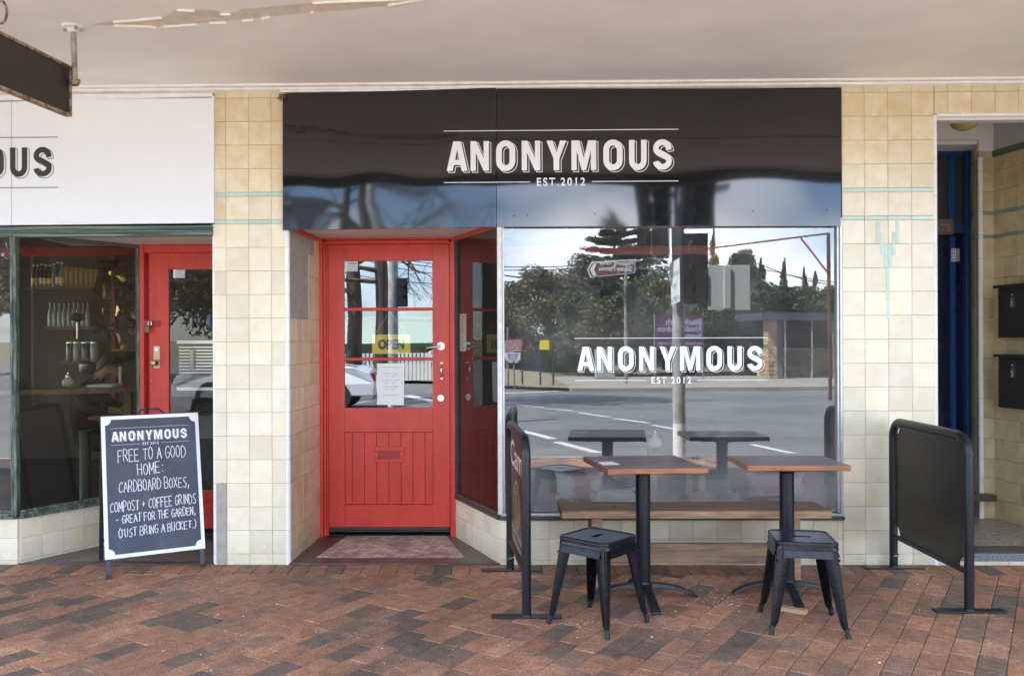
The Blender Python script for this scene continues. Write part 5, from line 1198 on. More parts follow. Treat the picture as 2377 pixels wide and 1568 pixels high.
# right room: a window table and a sugar pourer on it
rt_ = thing('window_table', 'dim timber table with square legs inside the big shop window', 'table', (P(1570, 1000, .8).x, .8, 0))
za = P(1570, 1036, .8).z
box('tabletop', wood_dark, rt_, P(1505, 1000, .8).x, P(1645, 1000, .8).x, .55, 1.05, za-.03, za, bevel=.003)
for px in (1516, 1628):
    for yy in (.58, .98): xl_ = P(px, 1080, .6).x; box('leg', pale_wood, rt_, xl_-.022, xl_+.022, yy, yy+.045, SZ-.05, za-.031)
def pourer(lab, x, y, z, s=1):
    t = thing('sugar_pourer', lab, 'jar', (x, y, z))
    MB().lathe((x, y, z), [(.030*s, 0), (.045*s, .012*s), (.050*s, .035*s), (.044*s, .06*s), (.028*s, .075*s), (.020*s, .085*s)], 20).build('jar', M('sugar_fill', (.62, .58, .46), .4) if 'sugar_fill' not in bpy.data.materials else bpy.data.materials['sugar_fill'], t, smooth=True)
    MB().lathe((x, y, z), [(.022*s, .0855*s), (.022*s, .10*s), (.008*s, .108*s), (.006*s, .125*s), (.002*s, .126*s)], 16).build('lid', steel, t, smooth=True)
def cushion(lab, px, py, w_, h_, mt):
    c = P(px, py, .32); t = MB(); n_ = 10
    for i in range(n_+1):
        for j in range(n_+1):
            a, b = i/n_*2-1, j/n_*2-1; th_ = .05*((1-a**4)*(1-b**4))**.5; t.v.append((c.x+a*w_*(1-.08*(1-b*b)), c.y-th_, c.z+b*h_*(1-.08*(1-a*a)))); 
    for i in range(n_):
        for j in range(n_): k = i*(n_+1)+j; t.f.append((k, k+n_+1, k+n_+2, k+1)); t.m.append(0)
    o_ = t.build('cushion', mt, smooth=True); md = o_.modifiers.new('s', 'SOLIDIFY'); md.thickness = .05; tag(o_, lab, 'cushion')
cushion('pink and white cushion leaning inside the big window at the bench end', 1345, 1128, .17, .10, M('pink_cloth', (.62, .26, .28), .9, c2=(.75, .72, .70), vs=7, lo=.48, hi=.54))
cushion('pale cushion lying inside the big window behind the left pedestal table', 1425, 1150, .15, .06, M('pale_cloth', (.62, .66, .66), .9))
cushion('pink cushion inside the big window behind the right pedestal table', 1800, 1125, .20, .09, M('rose_cloth', (.60, .36, .38), .9, c2=(.7, .68, .68), vs=5, lo=.48, hi=.56))
pourer('glass sugar pourer on the timber table inside the big window', P(1520, 1010, .75).x, .75, za)

# left shop: window bar counter
CB = 1.07; 
cz0 = P(200, 903, .95).z
ctr = thing('window_counter', 'rough timber counter running along the inside of the neighbouring shop window', 'counter', (X(160), .9, cz0))
c1, c2_ = P(0, 905, .55), P(322, 897, 1.02)
cm_ = M('counter_timber', (.22, .12, .06), .5, c2=(.10, .055, .03), vs=4, stretch=(1, 8, 8), var=.3)
c0_ = c1+(c1-c2_)*2; nb = Vector((-(c2_-c1).y, (c2_-c1).x, 0)).normalized()
cz_ = (c1.z+c2_.z)/2
o = MB().hexa([Vector((c0_.x, c0_.y, cz_-.045)), Vector((c2_.x, c2_.y, cz_-.045)), Vector((c2_.x, c2_.y, cz_)), Vector((c0_.x, c0_.y, cz_))], nb*.34).build('counter_top', cm_, ctr, bevel=.006)
lp_ = P(295, 930, 1.12); box('leg', M('ochre_leg', (.25, .15, .04), .5), ctr, lp_.x-.028, lp_.x+.028, 1.12, 1.17, .02, cz_-.046)
pourer('round glass sugar pourer glowing pale on the left shop counter', P(158, 890, .98).x, .98, cz_+.001, .88)
q = [P(204, 905, .95), P(264, 904, .95)]
o = box('newspaper', paper, None, q[0].x, q[1].x, .92, 1.12, cz_+.001, cz_+.018); tag(o, 'folded white newspaper lying on the left shop counter', 'newspaper')
o = MB().box(P(278, 0, 1.15).x, P(283, 0, 1.15).x, 1.10, 1.12, P(280, 899, 1.1).z, P(280, 851, 1.1).z).build('menu_card', paper); tag(o, 'white menu card standing upright beside the reading man', 'menu')
o = MB().lathe((P(198, 1050, 1.3).x, 1.3, 0), [(.06, .02), (.045, .1), (.042, P(198, 1005, 1.3).z-.02), (.05, P(198, 998, 1.3).z)], 24).build('bar_stool', M('dim_steel', (.12, .13, .14), .3, metal=.8), smooth=True); tag(o, 'grey metal pedestal bar stool under the left shop counter', 'stool')
# wood wall and shelves with bottles
YS = 3.6
wdw = thing('shelf_wall', 'dark boarded wall with three timber shelves behind the left shop window', 'shelf', (P(170, 700, YS).x, YS+.2, 0))
def sx(px): return P(px, 700, YS).x
def sz(py): return P(150, py, YS).z
for k_ in range(14): box('board', wood_dark, wdw, sx(172)+.0, sx(256), YS+.18, YS+.2, sz(960)+k_*.155, sz(960)+k_*.155+.150)
box('red_post', red_d, wdw, sx(247), sx(256), YS+.1, YS+.179, 0, 2.9)
for py, a, b in ((664, 60, 236), (757, 104, 222), (838, 140, 236)): box('shelf', cm_, wdw, sx(a), sx(b), YS-.02, YS+.178, sz(py)-.03, sz(py))
bottle_g = [M('bottle_glass_'+n_, c, .15, coat=.4) for n_, c in (('green', (.05, .10, .03)), ('amber', (.16, .07, .02)), ('pale', (.35, .36, .28)), ('dark', (.03, .03, .02)), ('clear', (.30, .33, .30)))]
bl_lab = ['amber glass bottle first on the top shelf', 'amber bottle second on the top shelf', 'dark glass bottle third on the top shelf', 'green glass bottle with white cap, fourth on the top shelf', 'dark bottle fifth on the top shelf', 'pale bottle sixth on the top shelf', 'green bottle seventh on the top shelf', 'pale bottle nearest the yellow packs on the top shelf']
rbt = random.Random(4)
for i in range(8):
    px = 72+i*9.4; x_ = sx(px); zb = sz(664); h_ = .24+rbt.uniform(-.01, .03); o = thing('bottle', bl_lab[i], 'bottle', (x_, YS+.06, zb), 'bottles on the top shelf of the left shop')
    MB().lathe((x_, YS+.06, zb), [(.026, 0), (.027, .01), (.027, h_*.55), (.012, h_*.72), (.010, h_*.93)], 12).build('body', bottle_g[[1, 1, 3, 0, 3, 2, 0, 2][i]], o, smooth=True)
    MB().lathe((x_, YS+.06, zb), [(.012, h_*.931), (.012, h_)], 10).build('cap', vinylw, o)
    MB().lathe((x_, YS+.06, zb), [(.0275, .03), (.0275, h_*.38)], 12).build('label_band', [signyel, pale_wood, paper, signyel][i % 4], o)
for i in range(7):
    px = 151+i*11.5; o = thing('tea_pack', 'yellow pack, number %s from the bottles on the top shelf' % ('one two three four five six seven'.split()[i]), 'pack', (sx(px), YS+.05, sz(664)), 'yellow packs on the top shelf of the left shop')
    box('carton', M('pack_yellow', (.36, .20, .02), .5) if i == 0 else bpy.data.materials['pack_yellow'], o, sx(px-5), sx(px+5.2), YS+.02, YS+.12, sz(664), sz(618+i*1.2))
    box('spine_label', pale_wood, o, sx(px-2.0), sx(px+2.5), YS+.018, YS+.0199, sz(656), sz(628+i))
for i in range(9):
    px = 112+i*11; x_ = sx(px); zb = sz(757); o = thing('milk_bottle', 'clear glass bottle, the %s in the crate row on the middle shelf' % ('first second third fourth fifth sixth seventh eighth ninth'.split()[i]), 'bottle', (x_, YS+.05, zb), 'clear bottles on the middle shelf of the left shop')
    MB().lathe((x_, YS+.05, zb), [(.030, 0), (.031, .012), (.031, .13), (.014, .20), (.013, .245)], 12).build('body', bottle_g[4], o, smooth=True)
    MB().lathe((x_, YS+.05, zb), [(.016, .246), (.016, .262)], 10).build('cap', red_d, o)
for i, px in enumerate((158, 174, 193, 214)):
    x_ = sx(px); zb = sz(838); o = thing('storage_jar', 'glass storage jar, the %s on the lower shelf' % ('first second third fourth'.split()[i]), 'jar', (x_, YS+.06, zb), 'storage jars on the lower shelf of the left shop')
    MB().lathe((x_, YS+.06, zb), [(.05, 0), (.052, .01), (.052, .17), (.045, .19)], 16).build('body', bottle_g[2 if i % 2 else 3], o, smooth=True)
    MB().lathe((x_, YS+.06, zb), [(.05, .191), (.05, .205), (.015, .215)], 16).build('lid', steel, o, smooth=True)
# gold foil hangings
gold = M('gold_foil', (.32, .22, .06), .25, metal=1)
rf = random.Random(12)
for (px, py, w_, h_, lab) in ((288, 640, .36, .34, 'upper bunch of crumpled gold foil hanging in the left shop'), (285, 730, .36, .32, 'lower bunch of crumpled gold foil hanging in the left shop')):
    c = P(px, py, 2.5); mb = MB()
    for i in range(46):
        p = c+Vector((rf.uniform(-w_/2, w_/2), rf.uniform(-.12, .12), rf.uniform(-h_/2, h_/2))); v1 = Vector((rf.gauss(0, .05), rf.gauss(0, .05), rf.gauss(0, .05))); v2 = Vector((rf.gauss(0, .05), rf.gauss(0, .05), rf.gauss(0, .06))); mb.add([p, p+v1, p+v1+v2, p+v2*.6], [(0, 1, 2), (0, 2, 3)])
    o = mb.build('foil_garland', gold); tag(o, lab, 'garland')
lem = M('lemon_skin', (.60, .42, .03), .45); bsk = thing('fruit_bowl', 'bowl of lemons beyond the reading man in the left shop', 'bowl', P(288, 838, 2.9))
c = P(288, 838, 2.9); MB().lathe(c, [(.06, 0), (.14, .05), (.16, .10)], 20).build('bowl', wood_dark, bsk, smooth=True)
for i in range(7): a = i*.9; MB().lathe(c+Vector((.08*math.cos(a)*(i > 0), .08*math.sin(a)*(i > 0), .08+.05*(i == 0))), [(.005, -.045), (.028, -.03), (.038, 0), (.028, .03), (.005, .045)], 12).build('lemon', lem, bsk, smooth=True)
# kettle
c = P(203, 862, 3.4); kt = thing('coffee_urn', 'small steel coffee urn behind the left shop counter', 'urn', c); MB().lathe(c, [(.07, -.02), (.085, 0), (.085, .08), (.06, .10), (.015, .12), (.015, .13)], 20).build('body', M('urn_steel', (.25, .25, .24), .3, metal=1), kt, smooth=True)
c = P(180, 740, 2.2); o = MB().lathe(c, [(.010, -.18), (.014, -.03), (.07, .0), (.05, .05), (.01, .06), (.004, .10)], 14).build('pendant_lamp', M('dull_chrome', (.5, .5, .48), .2, metal=1), smooth=True); tag(o, 'small chrome pendant lamp hanging in the left shop, unlit', 'lamp')
# cabinet behind the left door
cab = thing('counter_grill', 'steel slatted counter grill and timber shelf behind the left red door', 'grill', (P(460, 830, 2.0).x, 2.0, 0))
def c2x(px): return P(px, 830, 2.0).x
def c2z(py): return P(460, py, 2.0).z
for k_ in range(9): box('slat', steel, cab, c2x(415), c2x(560), 2.0, 2.02, c2z(866)+k_*.028, c2z(866)+k_*.028+.012)
box('top_rail', steel, cab, c2x(412), c2x(560), 1.98, 2.05, c2z(797), c2z(790)); box('shelf', pale_wood, cab, c2x(414), c2x(560), 1.95, 2.4, c2z(886), c2z(870)); box('bottom_rail', steel, cab, c2x(414), c2x(560), 1.96, 2.0, c2z(905), c2z(898))
box('back_panel', roomd, cab, c2x(415), c2x(560), 2.25, 2.27, c2z(1000), c2z(790)); box('price_strip', paper, cab, c2x(444), c2x(452), 1.97, 1.98, c2z(858), c2z(812))
box('lower_cupboard', M('pale_green_cupboard', (.28, .32, .28), .5), cab, c2x(405), c2x(560), 1.9, 2.3, .6-.0, c2z(962)); box('plinth', roomd, cab, c2x(405), c2x(560), 1.9, 2.3, .02, .598)
o = MB().lathe(P(500, 745, 2.2), [(.07, -.06), (.08, 0), (.07, .06)], 16).build('blue_tub', M('tub_blue', (.02, .08, .30), .4), smooth=True); tag(o, 'blue plastic tub on the top rail behind the left red door', 'tub')

# reading man
def skinned(name, joints, edges, mats, parent, pick_mat, sub=2):
    me = bpy.data.meshes.new(name); me.from_pydata([j[:3] for j in joints], edges, [])
    ob = bpy.data.objects.new(name, me); col.objects.link(ob); bpy.context.view_layer.objects.active = ob
    md = ob.modifiers.new('s', 'SKIN'); md.use_smooth_shade = True
    for i, j in enumerate(joints):
        sv_ = me.skin_vertices[0].data[i]; sv_.radius = (j[3], j[4] if len(j) > 4 else j[3]); sv_.use_root = (i == 0)
    ms = ob.modifiers.new('u', 'SUBSURF'); ms.levels = sub; ms.render_levels = sub
    dg = bpy.context.evaluated_depsgraph_get(); dg.update(); nm = bpy.data.meshes.new_from_object(ob.evaluated_get(dg)); bpy.data.objects.remove(ob)
    off = world_loc(parent); nm.materials.clear()
    for m_ in mats: nm.materials.append(m_)
    for p in nm.polygons: c = p.center; p.material_index = pick_mat(c); p.use_smooth = True
    for v in nm.vertices: v.co = v.co-off
    nm.name = name; o = bpy.data.objects.new(name, nm); col.objects.link(o); o.parent = parent; return o
hc_ = P(262, 852, 2.1); hx, hy, hz = hc_.x, 2.1, hc_.z
man = thing('person', 'dark haired man in a dark jumper bent over his plate, cutting food with a knife', 'person', (hx-.25, hy, 0))
skin_m = M('skin', (.42, .24, .17), .55); jumper = M('dark_jumper', (.012, .012, .014), .9); hair = M('dark_hair', (.012, .009, .007), .6)
J = [(hx-.34, hy, .62, .16, .13), (hx-.30, hy, .85, .15, .12), (hx-.22, hy, 1.02, .17, .12), (hx-.135, hy, hz-.085, .06, .06), (hx-.055, hy, hz-.035, .058, .055),
     (hx-.01, hy, hz+.02, .092, .075), (hx+.045, hy, hz-.028, .070, .062), (hx+.098, hy, hz-.030, .014, .012), (hx+.075, hy, hz-.085, .035, .03),
     (hx-.21, hy-.19, 1.00, .065, .065), (hx-.12, hy-.24, .86, .05, .05), (hx+.02, hy-.18, .84, .042, .04), (hx+.08, hy-.16, .845, .034, .028), (hx+.13, hy-.15, .835, .034, .020),
     (hx-.21, hy+.19, 1.00, .065, .065), (hx-.12, hy+.24, .86, .05, .05), (hx+.05, hy+.14, .84, .04, .035), (hx+.12, hy+.10, .835, .03, .02),
     (hx-.10, hy-.12, .56, .10, .09), (hx+.22, hy-.13, .54, .07, .07), (hx+.22, hy-.13, .12, .05, .05), (hx-.10, hy+.12, .56, .10, .09), (hx+.22, hy+.13, .54, .07, .07), (hx+.22, hy+.13, .12, .05, .05)]
E_ = [(0, 1), (1, 2), (2, 3), (3, 4), (4, 5), (5, 6), (6, 7), (6, 8), (2, 9), (9, 10), (10, 11), (11, 12), (12, 13), (2, 14), (14, 15), (15, 16), (16, 17), (0, 18), (18, 19), (19, 20), (0, 21), (21, 22), (22, 23)]
skinned('body', J, E_, [jumper, skin_m], man, lambda c: 1 if (c.z > hz-.10 and c.x > hx-.15) or (c.x > hx+.045 and .80 < c.z < .90) else 0)
for k, (dx, ln3) in enumerate(((.012, .045), (.004, .055), (-.006, .06), (-.016, .05))):
    b = Vector((hx+.145, hy-.17+dx*2.2, .835)); MB().tube([b, b+Vector((ln3*.5, 0, .004)), b+Vector((ln3*.8, 0, -.010)), b+Vector((ln3*.9, .002, -.022))], [.010, .009, .008, .006], 8).build('finger', skin_m, man, smooth=True)
MB().tube([(hx+.11, hy-.125, .85), (hx+.135, hy-.12, .862), (hx+.16, hy-.135, .855)], [.012, .010, .007], 8).build('thumb', skin_m, man, smooth=True)
hr = MB(); 
for i in range(9):
    th_ = math.pi*.5*i/8; 
    for j in range(20):
        a = 2*math.pi*j/20; r_ = .118; x_ = math.cos(a)*math.sin(th_+.15)*r_*1.02; y_ = math.sin(a)*math.sin(th_+.15)*.098; z_ = math.cos(th_+.15)*.105
        hr.v.append((hx-.028+x_*.96-.25*z_*.3, hy+y_, hz+.042+z_-.55*max(0, -x_)*.9+.32*max(0, x_)*.2))
for i in range(8):
    for j in range(20): k = (j+1) % 20; hr.f.append((i*20+j, (i+1)*20+j, (i+1)*20+k, i*20+k)); hr.m.append(0)
hr.f.append(tuple(range(20))[::-1]); hr.m.append(0); hr.build('hair', hair, man, smooth=True)
MB().lathe((hx-.022, hy-.078, hz+.0), [(.018, 0), (.013, -.012)], 10, axis='y').build('ear', skin_m, man, smooth=True)
MB().obox((hx+.062, hy-.045, hz+.006), (.010, 0, 0), (0, .004, 0), (0, 0, .003)).build('eye', ink, man); MB().obox((hx+.062, hy-.046, hz+.022), (.014, 0, -.003), (0, .004, 0), (0, 0, .003)).build('eyebrow', hair, man)
kn = thing('table_knife', 'steel table knife held by the reading man', 'knife', (hx+.17, hy-.17, .83)); MB().tube([(hx+.12, hy-.17, .848), (hx+.18, hy-.175, .832)], .006, 6).build('handle', steel, kn); MB().hexa([(hx+.18, hy-.178, .824), (hx+.30, hy-.18, .795), (hx+.30, hy-.18, .805), (hx+.18, hy-.178, .840)], (0, .002, 0)).build('blade', steel, kn)
dt = thing('dining_table', 'low dark table carrying a plate before the reading man', 'table', (hx+.25, hy-.1, 0))
tz = P(280, 958, 2.0).z; box('tabletop', cm_, dt, hx-.02, hx+.75, hy-.45, hy+.35, tz-.03, tz); box('column', blacksteel, dt, hx+.33, hx+.39, hy-.1, hy-.04, .02, tz-.031)
o = MB().lathe((hx+.20, hy-.15, tz), [(.06, .001), (.12, .012), (.13, .02), (.118, .018), (.06, .008)], 28).build('plate', vinylw, smooth=True); tag(o, 'white plate of food on the low table in the left shop', 'plate')

# ================================================================== ACROSS THE STREET (seen mirrored in the glass)
bark = M('bark', (.14, .10, .07), .9, c2=(.07, .055, .045), vs=4, stretch=(1, 1, .25), var=.4, bump=1, bs=12)
def leafmat(n_, c, c2): return M(n_, c, .6, c2=c2, vs=.9, lo=.38, hi=.62, orand=.35, isl=True)
lv = {'olive': leafmat('gum_leaves', (.12, .105, .035), (.07, .075, .028)), 'green': leafmat('shrub_leaves', (.055, .075, .028), (.09, .10, .04)), 'dark': leafmat('conifer_needles', (.030, .050, .024), (.05, .07, .03)),
      'gold': leafmat('golden_conifer', (.22, .19, .03), (.15, .13, .03)), 'grey': leafmat('bare_twigs', (.16, .14, .11), (.10, .09, .075))}
def leaves(mb, c, n_, rad, s, r_, flat=1.0):
    for _ in range(n_):
        while True:
            p = Vector((r_.uniform(-1, 1), r_.uniform(-1, 1), r_.uniform(-1, 1)))
            if .35 < p.length < 1: break
        p = Vector((p.x*rad[0], p.y*rad[1], p.z*rad[2]))+c; a = Vector((r_.gauss(0, 1), r_.gauss(0, 1), r_.gauss(0, flat))).normalized()*s*r_.uniform(.6, 1.5); b = Vector((r_.gauss(0, 1), r_.gauss(0, 1), r_.gauss(0, flat))); b = (b-a*b.dot(a)/a.dot(a)).normalized()*s*r_.uniform(.3, .7)
        mb.add([p-a, p-b, p+a, p+b], [(0, 1, 2, 3)])
def tree(lab, px, pytop, D, kind, mat, seed, wpx, pybot=None, cat='tree', name='tree', group=None, hz0=0):
    r_ = random.Random(seed); b = V(px, CY, D); k = F/D
    H = CAM.z+(CY-pytop)/k; W_ = wpx/k/2; base = Vector((b.x, b.y, hz0)); t = thing(name, lab, cat, base, group)
    tr_ = .06+H*.018; tk = MB(); top = base+Vector((r_.uniform(-.2, .2), 0, H*(.92 if kind in ('cedar', 'cypress', 'bare') else .7)))
    tk.tube([base+(top-base)*q+Vector((r_.uniform(-.08, .08), 0, 0))*(q*(1-q)*4) for q in (0, .2, .45, .7, 1)], [tr_*1.2, tr_, tr_*.8, tr_*.55, .03], 8)
    cr_ = MB()
    if kind == 'round':
        for i in range(34):
            a = r_.uniform(0, 2*math.pi); hz_ = r_.uniform(.10 if cat == 'bush' else .28, 1)**.9; rr = W_*math.sqrt(max(.05, 1-(abs(hz_-.55)/.5)**2))*r_.uniform(.15, .85)
            c = base+Vector((math.cos(a)*rr, math.sin(a)*rr, H*hz_*.93)); leaves(cr_, c, 300, (W_*.36, W_*.36, H*.10), .036*H**.6, r_)
            m_ = base+(top-base)*max(.15, hz_-.3); tk.tube([m_, (m_+c)/2+Vector((0, 0, .15)), c], [tr_*.35, tr_*.2, .02], 5)
    elif kind == 'cedar':
        for lvl in range(15):
            f = lvl/14; z = H*(.16+.82*f); rr = W_*(1-f)**.75+.12
            for j in range(max(7, int(15*(1-f*.5)))):
                a = r_.uniform(0, 2*math.pi); ln4 = rr*r_.uniform(.7, 1.15); c0 = base+Vector((0, 0, z)); c1 = c0+Vector((math.cos(a)*ln4, math.sin(a)*ln4, ln4*.16)); tk.tube([c0, c1], [.05, .015], 4)
                for q in range(5): leaves(cr_, c0+(c1-c0)*(.25+.19*q), 60, (ln4*.2+.1, ln4*.2+.1, .14+.02*H*(1-f)*.5), .030*H**.6, r_, .5)
    elif kind == 'cypress':
        for i in range(34):
            f = r_.random(); rr = W_*(math.sin(math.pi*min(1, f*.9+.12))**.6)*.75; a = r_.uniform(0, 6.28); leaves(cr_, base+Vector((math.cos(a)*rr*.5, math.sin(a)*rr*.5, H*(.06+.88*f))), 130, (rr*.6, rr*.6, H*.055), .020*H**.6, r_, 1.6)
    elif kind == 'bare':
        def br(p, d, l, rd_, n_):
            e = p+d*l; tk.tube([p, (p+e)/2+Vector((r_.gauss(0, .06), r_.gauss(0, .06), 0))*l, e], [rd_, rd_*.75, rd_*.55], 5, cap=False)
            if n_ > 0:
                for _ in range(3): br(p+(e-p)*r_.uniform(.5, 1), (d+Vector((r_.gauss(0, .55), r_.gauss(0, .55), r_.gauss(.05, .3)))).normalized(), l*r_.uniform(.55, .8), rd_*.5, n_-1)
        for i in range(6): br(base+(top-base)*r_.uniform(.35, .95), Vector((r_.gauss(0, .8), r_.gauss(0, .8), .5)).normalized(), W_*.6, tr_*.35, 4)
        leaves(cr_, base+Vector((0, 0, H*.7)), 120, (W_, W_, H*.25), .02, r_)
    tk.build('trunk', bark, t, smooth=True); cr_.build('crown', mat, t); return t
TG = 'trees across the street'
tree('tall layered dark cedar behind the brown direction sign, mirrored in the window', 1430, 500, 52, 'cedar', lv['dark'], 1, 330, group=TG)
tree('golden topped gum tree at the mirrored left of the big window', 1262, 612, 62, 'round', lv['olive'], 2, 190, group=TG)
tree('low gum tree at the mirrored window edge by the danger sign', 1190, 655, 58, 'round', lv['olive'], 3, 130, group=TG)
tree('darker gum between the golden gum and the cedar in the reflection', 1335, 632, 58, 'round', lv['green'], 4, 160, group=TG)
tree('leafless grey tree below the brown sign in the reflection', 1385, 655, 40, 'bare', lv['grey'], 5, 170, group=TG)
tree('bushy green tree behind the mirrored signal pole', 1510, 640, 46, 'round', lv['green'], 6, 170, group=TG)
tree('narrow golden conifer beside the mirrored signal heads', 1655, 520, 46, 'cypress', lv['gold'], 7, 46, group=TG)
tree('dark pine top above the white signal board in the reflection', 1725, 575, 50, 'round', lv['dark'], 8, 90, group=TG)
tree('broad cypress, first right of the mirrored white board', 1768, 598, 44, 'cypress', lv['dark'], 9, 66, group=TG)
tree('tall thin cypress in the middle of the mirrored cypress row', 1822, 596, 44, 'cypress', lv['green'], 10, 44, group=TG)
tree('cypress left of the two twin tips over the shelter roof', 1866, 622, 43, 'cypress', lv['dark'], 11, 42, group=TG)
tree('last cypress of the row beside the rusty gantry post', 1893, 624, 43, 'cypress', lv['dark'], 12, 38, group=TG)
tree('young tree at the far mirrored corner beyond the gantry post', 1925, 672, 40, 'round', lv['olive'], 13, 60, group=TG)
SG = 'bushes along the far side of the street'
sb = [(1200, 715, 42, 150, 'olive'), (1275, 690, 41, 160, 'olive'), (1340, 680, 38, 150, 'green'), (1400, 700, 36, 140, 'olive'), (1470, 680, 37, 150, 'green'), (1545, 655, 39, 160, 'olive'), (1610, 660, 36, 150, 'green'), (1670, 655, 38, 160, 'green'), (1735, 650, 36, 150, 'dark'), (1800, 660, 39, 160, 'dark'), (1870, 672, 40, 160, 'dark'), (1940, 680, 40, 140, 'green')]
sbl = ['behind the mirrored danger sign', 'right of the mirrored danger sign', 'left of the pale green cabinet', 'behind the pale green cabinet', 'behind the mirrored walk signal', 'left of the purple banner', 'behind the purple banner', 'right of the purple banner', 'left of the stone shelter', 'behind the stone pillar', 'behind the shelter roof', 'at the mirrored right corner']
for i, (px, py, D, w_, mk) in enumerate(sb): tree('dense leafy bush ' + sbl[i], px, py, D, 'round', lv[mk], 40+i, w_, cat='bush', name='bush', group=SG)

def at(px, py, D): return V(px, py, D)
# brown direction sign on its pole, with a signal
def sgnframe(p0, p1): d = (p1-p0).normalized(); return d
D1 = 27.8
pb = VG(1462, 891, 0); pp = at(1452, 600, D1)
dsn = thing('direction_sign', 'brown arrow sign reading Megalong Valley, Shipley Plateau on a grey pole', 'sign', (pp.x, pp.y, 0))
MB().tube([(pp.x, pp.y, 0), (pp.x, pp.y, at(1452, 604, D1).z)], .06, 12).build('pole', galv, dsn, smooth=True)
def billboard(par, pts, D, mat, name, th=.03, D2=None):
    q = [at(x, y, D if D2 is None else D+(D2-D)*(x-pts[0][0])/max(1, (pts[1][0]-pts[0][0]))) for x, y in pts]; return MB().hexa([q[1], q[0], q[3], q[2]], (0, -th, 0)).build(name, mat, par), q
brn = M('sign_brown', (.22, .085, .03), .45)
# outline: pointed left end in the reflection
O_ = at(1363, 645, D1-.4); 
def signpoly(par, loop, D, mat, name, fwd):
    q = [at(x, y, D) for x, y in loop]; O = q[0]; u = Vector((-1, 0, 0)); v = Vector((0, 0, 1))
    lp = [(-(p.x-O.x), p.z-O.z) for p in q]
    MB().prism([lp], O+Vector((0, fwd, 0)), u, v, (0, -.012, 0)).build(name, mat, par)
signpoly(dsn, [(1363, 626), (1370, 645), (1474, 636), (1476, 602), (1372, 608)], D1-.3, vinylw, 'sign_edge', 0)
signpoly(dsn, [(1366, 626), (1372, 642), (1471, 634), (1473, 605), (1374, 611)], D1-.3, brn, 'sign_face', .014)
signpoly(dsn, [(1369, 626), (1376, 641), (1384, 640), (1378, 626), (1384, 613), (1378, 612)], D1-.3, vinylw, 'arrow', .028)
p = at(1470, 618, D1-.3); text(dsn, 'Megalong Valley', p+Vector((0, .03, 0)), (-1, 0, .05), (0, 0, 1), .16, vinylw, width=(at(1470, 0, D1).x-at(1390, 0, D1).x), bold=.012, name='lettering')
p = at(1467, 632, D1-.3); text(dsn, 'Shipley Plateau', p+Vector((0, .03, 0)), (-1, 0, .05), (0, 0, 1), .16, vinylw, width=(at(1467, 0, D1).x-at(1390, 0, D1).x), bold=.012, name='lettering')
def sig(par, px0, px1, py0, py1, D, lenses=3, back=True, face=1):
    a, b = at(px0, py1, D), at(px1, py0, D); w_ = abs(b.x-a.x); xm, zm0, zm1 = (a.x+b.x)/2, a.z, b.z
    k = signal_black
    if back: box('backing_board', k, par, xm-w_/2, xm+w_/2, a.y-.004, a.y+.004, zm0, zm1, bevel=.01)
    box('housing', k, par, xm-w_*.36, xm+w_*.36, a.y-.14, a.y-.005, zm0+.03, zm1-.03, bevel=.01)
    h_ = (zm1-zm0-.06)/lenses
    for i in range(lenses):
        z = zm0+.03+h_*(i+.5); MB().lathe((xm, a.y+.006, z), [(w_*.30, 0), (w_*.31, .16), (w_*.295, .16), (w_*.285, .01)], 16, axis='y').build('visor', k, par, smooth=True)
        MB().lathe((xm, a.y+.006, z), [(w_*.27, 0), (w_*.2, .015), (.01, .02)], 16, axis='y').build('lens', signal_lens, par, smooth=True)
signal_black = M('signal_black', (.02, .02, .02), .5); signal_lens = M('signal_lens_off', (.03, .025, .02), .2)
ts1 = thing('traffic_signal', 'three lens signal on the pole below the brown direction sign', 'traffic light', (pp.x+.05, pp.y-.02, 2)); sig(ts1, 1456, 1480, 664, 726, D1-.2)
ps1 = thing('pedestrian_signal', 'small walk signal on the same pole as the brown sign', 'traffic light', (pp.x+.1, pp.y+.1, 1.6)); sig(ps1, 1456, 1478, 735, 762, D1-.25, 1, True)
# near signal pole at the kerb
D2 = 10.55
np_ = at(1575, 900, D2); 
sp_ = thing('signal_pole', 'thick grey kerbside pole with white base seen mirrored in the big window', 'pole', (np_.x, np_.y, 0))
polem = M('scuffed_galvanised_pole', (.45, .45, .43), .6, c2=(.30, .30, .29), vs=6, var=.25)
MB().tube([(np_.x, np_.y, .42), (np_.x, np_.y, 4.6)], .075, 20).build('shaft', polem, sp_, smooth=True)
MB().tube([(np_.x, np_.y, 0), (np_.x, np_.y, .42)], .078, 20).build('painted_base', vinylw, sp_, smooth=True)
MB().box(np_.x+.075, np_.x+.19, np_.y-.05, np_.y+.06, 1.0, 1.35).build('push_button_box', signal_black, sp_, bevel=.03)
MB().lathe((np_.x+.135, np_.y+.06, 1.16), [(.05, 0), (.05, .02), (.03, .03)], 16, axis='y').build('push_button', steel, sp_, smooth=True)
box('bracket', galv, sp_, np_.x-.15, np_.x+.42, np_.y-.03, np_.y+.0, 1.93, 1.98); box('bracket', galv, sp_, np_.x-.2, np_.x+.6, np_.y-.03, np_.y+.0, 3.2, 3.25)
ts2 = thing('traffic_signal', 'large dark signal head close on the kerbside pole, mirrored behind the white sign', 'traffic light', (np_.x+.2, np_.y, 2)); sig(ts2, 1586, 1642, 540, 706, D2-.1, 3)
a_, b_ = at(1642, 720, D2-.25), at(1741, 615, D2-.25)
